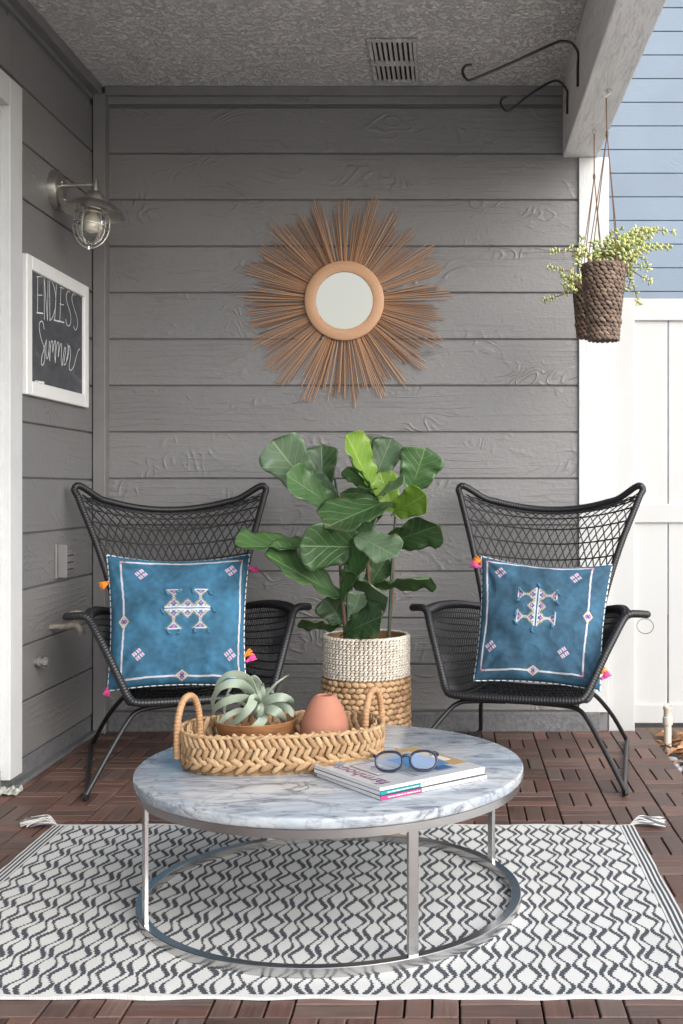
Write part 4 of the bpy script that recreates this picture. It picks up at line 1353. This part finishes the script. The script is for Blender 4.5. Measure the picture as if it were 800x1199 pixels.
def cushion(loc, rot, kind, label, S=.254, T=.078, tassels=()):
    e_ = empty('throw_cushion', loc, label, 'cushion', 'embroidered blue throw cushions on the armchairs', rot=rot)
    pat = pattern(kind); sd = 3 if kind == 'left' else 8
    def surf(a, b, side):
        x, y = 2*a-1, 2*b-1
        X = S*x*(1-.055*(1-y*y)*abs(x)); Y_ = S*y*(1-.060*(1-x*x)*abs(y))
        X *= 1 + .035*y
        if y > 0: Y_ -= S*.055*(1-x*x)*y**3
        q = max(0, (1-x*x)*(1-y*y))
        th = T*(q**.42)
        # loose fabric: sagging fullness toward the bottom and creases from the corners
        th *= 1 + .10*(-y)*(1-y*y)
        nz = noise.noise(Vector((x*1.6, y*1.6, sd)))*.014 + noise.noise(Vector((x*4, y*3.2, sd+4)))*.008 + abs(noise.noise(Vector((x*2.2+y*1.3, y*2.6-x, sd+9))))*-.010
        for (cx, cy) in ((-1,-1),(1,-1),(-1,1),(1,1)):
            dx, dy = x-cx, y-cy; d = math.hypot(dx, dy)
            an = math.atan2(abs(dy), abs(dx))
            if d < 1.0: nz += .0060*math.sin(an*14+cx*2+sd)*math.sin(math.pi*min(1, d))*(1-d)
        if kind == 'left': nz -= .016*math.exp(-((x-.28)**2/.012 + (y+.72)**2/.05)) 
        return Vector((X, -(th+nz*min(1, q*4))*side, Y_ + (0 if abs(x) < .999 else 0)))
    N = 300
    f = MB().grid(lambda a, b: surf(a, b, 1), N, N)
    o = f.build('front_cover', M['cushion'], e_, angle=180)
    at = o.data.color_attributes.new('Col', 'FLOAT_COLOR', 'POINT')
    rs = random.Random(6); data = []
    for j in range(N+1):
        for i in range(N+1):
            a, b = i/N, j/N
            c = pat(a, b)
            if c is None:
                k = 1+.32*noise.noise(Vector((a*6, b*6, sd))) + .26*noise.noise(Vector((a*26, b*26, sd+2)))
                c = (BLUE[0]*k*1.0, BLUE[1]*k, BLUE[2]*k)
                if kind == 'right': c = (c[0]*1.05, c[1]*.78, c[2]*.74)
            data += [c[0], c[1], c[2], 1]
    at.data.foreach_set('color', data)
    bk = MB().grid(lambda a, b: surf(1-a, b, -1), 60, 60)
    o = bk.build('back_cover', M['cushion'], e_, angle=180)
    at = o.data.color_attributes.new('Col', 'FLOAT_COLOR', 'POINT')
    at.data.foreach_set('color', [*BLUE, 1]*(61*61))
    # braided white/blue edge
    rim = [surf(i/40, 0, 0) for i in range(40)] + [surf(1, i/40, 0) for i in range(40)] + [surf(1-i/40, 1, 0) for i in range(40)] + [surf(0, 1-i/40, 0) for i in range(40)]
    rim = resample(rim+[rim[0]], .004)
    cd = MB()
    for i in range(len(rim)-1):
        a, b = rim[i], rim[i+1]; t = (b-a)
        if t.length < 1e-5: continue
        nrm = Vector((0,1,0)).cross(t.normalized())
        cd.lobe((a+b)/2, t*.95+nrm*.0016, nrm*.0028, Vector((0,.0032,0)), mi=0 if (i//2) % 3 else 1, nu=6, nv=4)
    cd.build('piping', [M['frame_white'], M['blue_thread']], e_, angle=180)
    # blue thread tufts round the motif
    tf = MB(); rs = random.Random(2)
    if kind == 'left': cs_ = [(-.155,.135),(-.055,.15),(.04,.15),(.15,.135),(-.185,-.01),(.185,0),(-.145,-.155),(-.055,-.16),(.05,-.155),(.15,-.155)]; c0 = (.565,.555)
    else: cs_ = [(-.14,.14),(-.14,.055),(-.155,-.06),(-.165,-.13),(.0,.19),(.15,.14),(.15,.055),(.14,-.05),(.13,-.14),(-.02,-.185)]; c0 = (.465,.585)
    for (dx, dy) in cs_:
        tf = MB()
        p = surf(c0[0]+dx, c0[1]+dy, 1)
        q = surf(c0[0]+dx+rs.uniform(-.02,.02), c0[1]+dy-.035, 1)
        for k in range(5):
            tf.tube([p+Vector((0,-.002,0)), p.lerp(q, .5)+Vector((rs.uniform(-.004,.004),-.007,0)), q+Vector((rs.uniform(-.008,.008),-.003,0))], [.0022,.0024,.0012], 5)
        tf.lobe(p+Vector((0,-.004,0)), (0,0,.005), (.004,0,0), (0,.004,0))
        tf.build('tuft', M['blue_thread'], e_, angle=180)
    for (a, b, dx, dz, cols) in tassels:
        p = surf(a, b, 0)
        for c_i, cname in enumerate(cols):
            ts = MB(); n = 22
            ax = Vector((dx, -.01, dz)).normalized()
            side = ax.cross(Vector((0,1,0))).normalized()
            off = side*(.011*(c_i-(len(cols)-1)/2)*2)
            ts.lobe(p+ax*.006+off, ax*.008, side*.006, Vector((0,.006,0)), nu=8, nv=6)
            for k in range(n):
                w = rs.uniform(-1, 1); v = rs.uniform(-1, 1)
                ts.tube([p+ax*.006+off+side*w*.003, p+ax*.022+off+side*w*.009+Vector((0,v*.006,0)), p+ax*rs.uniform(.034,.042)+off+side*w*.014+Vector((0,v*.008,0))], .0021, 5)
            ts.build('tassel', M[cname], e_, angle=180)
    return e_
cushion((-1.012, 4.22, .563), (R(-20), R(.5), R(13)), 'left', 'bright blue embroidered cushion on the left armchair',
        tassels=((.0,.80,-.9,-.6,('orange',)), (1.0,.90,.9,-.3,('pink',)), (1.0,.20,.8,.5,('pink','orange')), (0.01,.04,-.3,-1,('pink',))))
cushion((.338, 4.235, .556), (R(-21), R(3), R(-9)), 'right', 'darker faded blue embroidered cushion on the right armchair', S=.240,
        tassels=((.0,.93,-.9,.3,('orange','pink')), (.99,.10,.6,.6,('pink','orange'))))
# ================================================================== FIG BASKET + FIG
YP = 4.42
fb_ = P(429, 800, YP); fb_.z = 0
PB = empty('plant_basket', fb_, 'tall round basket with white top and brown bottom between the chairs', 'basket')
RB, HB, ZS = .168, .484, .325
core = MB().lathe([(0,.004),(RB-.012,.004),(RB-.006,.05),(RB-.004,ZS),(RB-.006,HB-.004),(RB-.016,HB-.004),(RB-.018,.42),(RB-.02,.40),(0,.40)], n=64)
core.build('lining', M['straw_base'], PB, angle=40)
rs = random.Random(12)
up_ = MB(); nr = 16; ncol = 62
for r in range(nr):
    z = ZS+.004 + (HB-ZS-.004)*(r+.5)/nr
    for c in range(ncol):
        a = 2*math.pi*(c+(.18 if r % 2 else 0))/ncol
        n_ = Vector((math.cos(a), math.sin(a), 0)); t = Vector((-n_.y, n_.x, 0))
        rad = RB-.002+rs.uniform(-.001,.001)
        up_.lobe(n_*rad+Vector((0,0,z+rs.uniform(-.0005,.0005))), t*.0086+Vector((0,0,.0030)), Vector((0,0,.0056)), n_*.0060, nu=7, nv=5)
for c in range(120):
    a = 2*math.pi*c/120; n_ = Vector((math.cos(a), math.sin(a), 0)); t = Vector((-n_.y, n_.x, 0))
    up_.lobe(n_*(RB-.007)+Vector((0,0,HB+rs.uniform(-.001,.001))), t*.007+n_*.006, Vector((0,0,.005)), n_*.004-t*.003, nu=6, nv=4)
up_.build('white_band', M['white_fibre'], PB, angle=180)
lo_ = MB(); nr = 15; ncol = 36
for r in range(nr):
    z = .006 + (ZS-.006)*(r+.5)/nr
    for c in range(ncol):
        a = 2*math.pi*(c+(.5 if r % 2 else 0)+rs.uniform(-.08,.08))/ncol
        n_ = Vector((math.cos(a), math.sin(a), 0)); t = Vector((-n_.y, n_.x, 0))
        rad = RB-.0005+rs.uniform(-.0015,.0015)
        sl = .35 if r % 2 else -.25
        lo_.lobe(n_*rad+Vector((0,0,z)), t*.0170+Vector((0,0,.0165*sl*.6)), Vector((0,0,.0118*rs.uniform(.85,1.1))), n_*.0085, nu=8, nv=6, sh=1.1)
lo_.build('brown_band', M['brown_fibre'], PB, angle=180)

FG = empty('fig_plant', fb_+Vector((0,0,.402)), 'fiddle leaf fig with large green leaves standing in the two-tone basket', 'plant')
iv = inv_of(FG)
MB().lathe([(0,.404),(.10,.406),(RB-.02,.404),(RB-.02,.399),(0,.399)], fb_, 32).build('potting_soil', M['soil'], FG, inv=iv)
def stem(pts, r0, r1, mat, name):
    p = [P(a, b, Y) for a, b, Y in pts]
    p[0].z = .402
    s_ = spline(p, 6); L = len(s_)
    MB().tube(s_, [r0+(r1-r0)*i/(L-1) for i in range(L)], 8).build(name, mat, FG, inv=iv)
stem([(404,752,4.40),(404,735,4.40),(400,690,4.42),(397,630,4.44),(391,590,4.44),(388,572,4.44)], .0085, .0045, M['bark'], 'stem')
stem([(437,752,4.45),(436,735,4.45),(432,680,4.45),(429,620,4.45),(431,590,4.45),(436,560,4.45)], .0085, .0045, M['bark'], 'stem')
stem([(455,752,4.44),(456,735,4.44),(460,690,4.44),(461,640,4.44),(463,605,4.44),(462,590,4.44)], .0075, .004, M['bark'], 'stem')
stem([(407,752,4.42),(406,690,4.43),(398,600,4.455),(392,560,4.46)], .0042, .0042, M['stake'], 'stake')
stem([(432,752,4.47),(431,690,4.47),(426,610,4.47)], .0042, .0042, M['stake'], 'stake')
stem([(454,752,4.42),(458,680,4.425),(463,605,4.43)], .0050, .0045, M['stake'], 'stake')
prof_w = [(0,.03),(.05,.22),(.15,.42),(.28,.52),(.42,.54),(.55,.60),(.70,.70),(.82,.72),(.92,.60),(.975,.34),(1,.04)]
def pw(t):
    for i in range(len(prof_w)-1):
        a, b = prof_w[i], prof_w[i+1]
        if t <= b[0]: k = (t-a[0])/(b[0]-a[0]); return a[1]+(b[1]-a[1])*k
    return 0
def leaf(bx, by, Yb, tx, ty, Yt, wpx, mat, tilt=0, curve=.0, fold=.25, seed=0, wr=None):
    wpx *= 1.18
    b = P(bx, by, Yb); t = P(tx, ty, Yt)
    t = t + (t-b)*.06
    ax = t-b; L = ax.length; ax.normalize()
    view = Vector((0, -1, 0))
    side = ax.cross(view).normalized()
    nrm = side.cross(ax).normalized()
    # true width from given projected width: rotate side about axis
    wproj = wpx*((Yb+Yt)/2)/F
    wtrue = max(wproj, L*.62 if wr is None else L*wr)
    a = math.acos(max(-1, min(1, wproj/wtrue)))*(1 if tilt >= 0 else -1)
    sd = side*math.cos(a) + nrm*math.sin(a)
    nn = sd.cross(ax).normalized()
    if nn.z < 0 and abs(a) > .3: pass
    NU, NV = 12, 20
    vs = []; uvs = []
    for j in range(NV+1):
        v = j/NV
        w = pw(v)/.72*wtrue*.5
        for i in range(NU+1):
            u = i/NU*2-1
            k = abs(u)
            ph = seed*1.7
            ruff = (.038*math.sin(v*15+ph+(1.5 if u > 0 else 0))*k**2 + .03*math.sin(v*27+ph*2)*k**3)*wtrue
            # quilting between veins
            ql = .010*wtrue*math.cos(((v-k*.36)*6)*2*math.pi)*(1-k)*k*2
            z = fold*w*(k**1.3) + ruff + ql - curve*L*(v-.0)**2 
            p = b + ax*(v*L) + sd*(u*w) + nn*z
            vs.append(p); uvs.append((i/NU, v))
    fs = [(j*(NU+1)+i, j*(NU+1)+i+1, (j+1)*(NU+1)+i+1, (j+1)*(NU+1)+i) for j in range(NV) for i in range(NU)]
    m_ = MB().add(vs, fs)
    # petiole
    o = m_.build('leaf', M[mat], FG, inv=iv, angle=180)
    ul = o.data.uv_layers.new(name='UVMap')
    for lp in o.data.loops: ul.data[lp.index].uv = uvs[lp.vertex_index]
    so = o.modifiers.new('thick', 'SOLIDIFY'); so.thickness = .0012
    MB().tube([b-ax*.02+Vector((0,.004,-.006)), b, b+ax*L*.3-nn*.0005], [.0028,.0026,.0012], 6).build('petiole', M[mat], o)
    c = col.objects
    pt = [x for x in o.children][0]
    # petiole vertices are in world space: bring them into the plant frame
    pt.data.transform(iv)
    return o
D, Mi, Pa, Li = 'fig_dark', 'fig_mid', 'fig_pale', 'fig_lime'
leaf(378,575,4.46, 377,524,4.50, 34, D, seed=1)
leaf(364,572,4.42, 322,520,4.34, 50, Pa, seed=2, curve=.1, fold=.15)
leaf(390,592,4.42, 338,558,4.30, 30, Mi, tilt=-1, seed=3, fold=.3)
leaf(392,585,4.46, 362,562,4.40, 30, Pa, seed=33)
leaf(430,566,4.50, 424,512,4.52, 34, Pa, seed=4)
leaf(437,566,4.42, 458,516,4.44, 34, D, seed=5, fold=.1)
leaf(434,568,4.36, 407,512,4.28, 24, Li, tilt=-1, seed=6, fold=.5)
leaf(432,572,4.36, 408,548,4.28, 18, Mi, seed=7)
leaf(482,574,4.44, 497,528,4.40, 46, Mi, seed=8, curve=.08, fold=.15)
leaf(462,600,4.40, 446,555,4.38, 30, Li, seed=9, fold=.2)
leaf(462,600,4.36, 497,580,4.24, 32, Li, tilt=-1, seed=10, fold=.3)
leaf(445,578,4.42, 401,578,4.32, 18, D, tilt=1, seed=11, fold=.2)
leaf(440,580,4.40, 470,568,4.28, 12, Pa, tilt=1, seed=12)
leaf(436,615,4.48, 420,585,4.44, 44, D, seed=43)
leaf(462,584,4.42, 386,612,4.20, 36, D, tilt=-1, seed=13, fold=.3, curve=.05)
leaf(430,592,4.46, 404,632,4.36, 50, D, seed=14, fold=.15)
leaf(455,636,4.40, 511,616,4.26, 36, D, tilt=-1, seed=15, fold=.25)
leaf(432,640,4.36, 358,640,4.18, 48, D, seed=16, fold=.15, curve=.05)
leaf(417,626,4.30, 462,650,4.16, 32, Pa, tilt=1, seed=17, fold=.2)
leaf(362,640,4.34, 280,640,4.24, 17, Mi, tilt=-1, seed=18, fold=.35)
leaf(400,700,4.36, 316,652,4.22, 22, Mi, tilt=-1, seed=19, fold=.3)
leaf(402,702,4.34, 434,652,4.22, 22, Mi, seed=20, fold=.6)
leaf(408,668,4.36, 452,698,4.18, 22, Pa, tilt=-1, seed=21, fold=.4)
leaf(438,684,4.40, 500,676,4.24, 18, Mi, tilt=-1, seed=22, fold=.3)
leaf(430,690,4.46, 452,655,4.46, 26, D, seed=23)
leaf(402,742,4.34, 446,722,4.20, 32, D, seed=24, fold=.15)
leaf(402,734,4.38, 356,726,4.26, 15, D, tilt=1, seed=25, fold=.3)
leaf(403,730,4.44, 382,702,4.46, 32, D, seed=26)
leaf(412,722,4.46, 422,696,4.46, 34, Pa, seed=27)

# ================================================================== HANGING PLANTERS
def planter(cx, py_rim, py_bot, Y, r0, r1, hook_px, hook_py, knot, label, step, seed):
    rim = P(cx, py_rim, Y); bot = P(cx, py_bot, Y)
    h = rim.z - bot.z
    e_ = empty('hanging_planter', bot, label, 'planter', 'dark wicker planters hanging from the beam')
    iv = inv_of(e_); rs = random.Random(seed)
    def rad(t):   # t 0 bottom..1 top
        if t < step: return r1*(1+.10*t/step)
        k = (t-step)/(1-step); return r1*1.07 + (r0-r1*1.07)*k**.9
    prof = [(0,.002)] + [(rad(i/16)-.006, h*i/16+.002) for i in range(17)] + [(rad(1)-.012, h-.002), (rad(.9)-.014, h*.88), (0, h*.88)]
    MB().lathe(prof, n=40).build('liner', M['dark_wicker_base'], e_, angle=50)
    pm = MB(); nr = int(h/.0150)
    for r in range(nr):
        t = (r+.5)/nr; z = h*t; rr = rad(t)+(.004 if abs(t-step) < .03 else 0)
        ncol = max(18, int(2*math.pi*rr/.0215))
        for c in range(ncol):
            a = 2*math.pi*(c+(.5 if r % 2 else 0)+rs.uniform(-.1,.1))/ncol
            n_ = Vector((math.cos(a), math.sin(a), 0)); tt = Vector((-n_.y, n_.x, 0))
            pm.lobe(n_*rr+Vector((0,0,z)), tt*.0135+Vector((0,0,-.0065)), Vector((0,0,.0078))+tt*.001, n_*.0044, nu=7, nv=5, sh=1.0)
    for c in range(46):
        a = 2*math.pi*c/46; n_ = Vector((math.cos(a), math.sin(a), 0)); tt = Vector((-n_.y, n_.x, 0))
        pm.lobe(n_*(r0-.002)+Vector((0,0,h)), tt*.010+n_*.004, Vector((0,0,.005)), n_*.005, nu=6, nv=4)
    pm.build('woven_pot', M['dark_wicker'], e_, angle=180)
    # cords: hook -> knot -> rim
    hk = P(hook_px, hook_py, Y); hk.z = 2.4965
    kn = P(knot[0], knot[1], Y)
    cd = MB()
    cd.tube(resample([hk-Vector((0,0,.022)), kn], .006), .0024, 6)
    cd.lobe(kn, (0,0,.016), (.0055,0,0), (0,.0055,0), nu=8, nv=6)
    for k in range(4):
        a = 2*math.pi*(k+.35)/4
        q = rim + Vector((math.cos(a)*(r0-.004), math.sin(a)*(r0-.004), -.008))
        cd.tube([kn, kn.lerp(q, .5)+Vector((rs.uniform(-.002,.002),0,0)), q], .0019, 5)
    cd.build('cord', M['jute'], e_, inv=iv)
    hb = MB()
    if hook_py < 120:
        hb.tube(spline([hk+Vector((.012,0,.002)), hk+Vector((.012,0,-.012)), hk+Vector((.004,0,-.020)), hk+Vector((-.006,0,-.026)), hk+Vector((-.010,0,-.018))], 5), .0055, 8)
        hb.lathe([(0,0),(.012,-.002),(.013,-.008),(.006,-.012)], hk+Vector((.012,0,0)), 14)
    else:
        hb.tube([hk+Vector((.0065*math.cos(t), 0, -.012+.0065*math.sin(t))) for t in [2*math.pi*i/16 for i in range(16)]], .0018, 6, closed=True)
        hb.tube([hk, hk+Vector((0,0,-.006))], .0018, 6)
    hb.build('ceiling_hook', M['white_trim'] if hook_py < 120 else M['nickel'], e_, inv=iv)
    return rim, r0
r1_, rr1 = planter(707, 311, 399, 4.11, .0800, .054, 710, 106, (711,157), 'dark woven planter hanging nearer on the beam, in front of the other one', .27, 3)
r2_, rr2 = planter(693, 336, 396, 4.55, .0750, .056, 696, 152, (696,207), 'dark woven planter hanging half hidden behind the nearer one', .25, 4)
def succulent(base, Y, stems, label, seed):
    e_ = empty('trailing_succulent', base, label, 'plant', 'succulents in the hanging planters')
    iv = inv_of(e_); rs = random.Random(seed)
    sm_ = MB(); lf = MB()
    for st in stems:
        pts = [base + Vector((rs.uniform(-.02,.02), rs.uniform(-.02,.02), -.02))] + [P(a, b, Y+dy) for a, b, dy in st]
        path = resample(spline(pts, 8), .0115); L = len(path)
        sm_.tube(path, [.0036-.0022*i/L for i in range(L)], 6)
        for i in range(2, L):
            t = i/L
            if t < .22 and rs.random() < .5: continue
            T = (path[i]-path[i-1]).normalized()
            a0 = i*1.57 + rs.uniform(-.4,.4)
            s1 = T.cross(Vector((.3,.9,.2))).normalized(); s2 = T.cross(s1)
            if rs.random() < .18: continue
            for k in range(2):
                a = a0 + k*math.pi
                d = (s1*math.cos(a)+s2*math.sin(a)+T*.25+Vector((0,0,.15))).normalized()
                r = rs.uniform(.0080,.0120)*(1-.25*t)
                w = d.cross(T)
                if w.length < .1: w = d.cross(Vector((1,0,0)))
                w.normalize(); n_ = d.cross(w)
                lf.lobe(path[i]+d*(r*1.0), d*r, w*r*1.0, n_*r*.45, nu=6, nv=4)
    sm_.build('stems', M['succ_stem'], e_, inv=iv)
    lf.build('foliage', M['succ'], e_, inv=iv, angle=180)
b1 = r1_ + Vector((0,0,-.01))
S1 = [[(715,305,-.02),(726,290,-.04),(745,278,-.03),(770,270,0),(790,272,.01)],
      [(722,308,-.03),(738,298,-.05),(758,290,-.04),(785,289,-.02)],
      [(720,300,0),(733,280,.01),(748,270,.02),(765,268,.03)],
      [(715,298,.02),(722,282,.02),(735,274,.03),(745,268,.02)],
      [(708,297,0),(712,282,0),(718,272,0),(728,268,0)],
      [(728,306,.02),(745,300,.03),(756,306,.03),(760,316,.03)],
      [(730,312,.01),(742,318,.02),(752,324,.02),(763,330,.02)],
      [(722,308,.05),(738,305,.06),(750,296,.06),(758,290,.05)],
      [(700,298,-.01),(703,288,-.01),(699,282,-.01)],
      [(698,300,.0),(688,296,.0),(680,286,.0),(682,278,0)],
      [(694,302,-.02),(682,298,-.03),(676,306,-.04),(680,313,-.04)],
      [(690,302,.02),(675,296,.02),(660,293,.02),(645,295,.02)],
      [(692,305,-.04),(684,299,-.05),(676,295,-.05),(668,290,-.05)],
      [(730,300,.05),(740,288,.06),(752,282,.06),(762,278,.05)],
      [(732,312,.05),(740,330,.06),(745,345,.06),(748,356,.05)],
      [(735,312,.04),(738,328,.05),(734,340,.05)],
      [(712,296,-.03),(716,286,-.04),(722,280,-.04)], [(718,300,.03),(728,292,.03),(738,290,.03)],
      [(706,295,.03),(708,288,.03),(712,284,.03)],
      [(716,304,-.03),(730,294,-.03),(742,285,-.03),(752,280,-.02)],
      [(712,300,.02),(724,286,.02),(738,278,.02),(752,276,.02)],
      [(722,300,.03),(736,290,.04),(750,286,.04),(758,296,.04)],
      [(700,300,.04),(696,290,.04),(694,284,.04)],
      [(724,308,.0),(740,306,.0),(752,312,.0)]]
succulent(b1, 4.11, S1, 'pale green succulent with long arching stems in the nearer hanging planter', 5)
b2 = r2_ + Vector((0,0,-.01))
S2 = [[(682,330,0),(672,328,0),(664,325,-.01),(656,322,0)], [(680,334,.01),(668,338,0),(658,345,0),(647,349,0),(636,352,0)],
      [(684,328,-.03),(674,332,-.04),(666,335,-.04)], [(682,326,.02),(670,318,.02),(655,316,.02),(642,312,.02)],
      [(684,332,-.02),(676,324,-.03),(668,320,-.04)], [(680,336,-.03),(672,342,-.04),(663,344,-.05)],
      [(684,330,.03),(676,334,.03),(668,330,.03)], [(680,332,-.01),(668,330,-.02),(660,334,-.03)],
      [(682,334,.0),(676,340,-.03),(670,338,-.05)],[(684,330,.0),(672,322,.0),(662,328,.0)]]
succulent(b2, 4.55, S2, 'trailing pale green succulent spilling left from the rear hanging planter', 6)

# ================================================================== LIGHT
w = bpy.data.worlds.new("World"); scene.world = w; w.use_nodes = True
nt = w.node_tree; bg = nt.nodes['Background']
sky = nt.nodes.new('ShaderNodeTexSky'); sky.sky_type = 'NISHITA'; sky.sun_disc = False
SE, SA = 34.0, 42.0     # elevation; azimuth measured from -Y (behind the camera) toward +X
sky.sun_elevation = R(SE); sky.air_density = 1.0; sky.dust_density = 2.0; sky.ozone_density = 1.0
d = Vector((math.sin(R(SA))*math.cos(R(SE)), -math.cos(R(SA))*math.cos(R(SE)), math.sin(R(SE))))  # toward the sun
sky.sun_rotation = math.atan2(d.x, d.y)
bg.inputs['Strength'].default_value = .15
hs = nt.nodes.new('ShaderNodeHueSaturation'); hs.inputs['Saturation'].default_value = .42
nt.links.new(sky.outputs[0], hs.inputs['Color']); nt.links.new(hs.outputs[0], bg.inputs['Color'])
sun = bpy.data.lights.new('sun', 'SUN'); sun.energy = .5; sun.angle = R(60); sun.color = (1, 1, .99)
so = bpy.data.objects.new('sun', sun); col.objects.link(so)
so.rotation_euler = (-d).to_track_quat('-Z', 'Y').to_euler()
scene.view_settings.view_transform = 'Standard'; scene.view_settings.look = 'None'
scene.view_settings.exposure = 1.42; scene.view_settings.gamma = 1
scene.view_settings.use_curve_mapping = False
scene.render.resolution_x = 683; scene.render.resolution_y = 1024
scene.render.engine = 'CYCLES'
scene.cycles.max_bounces = 8
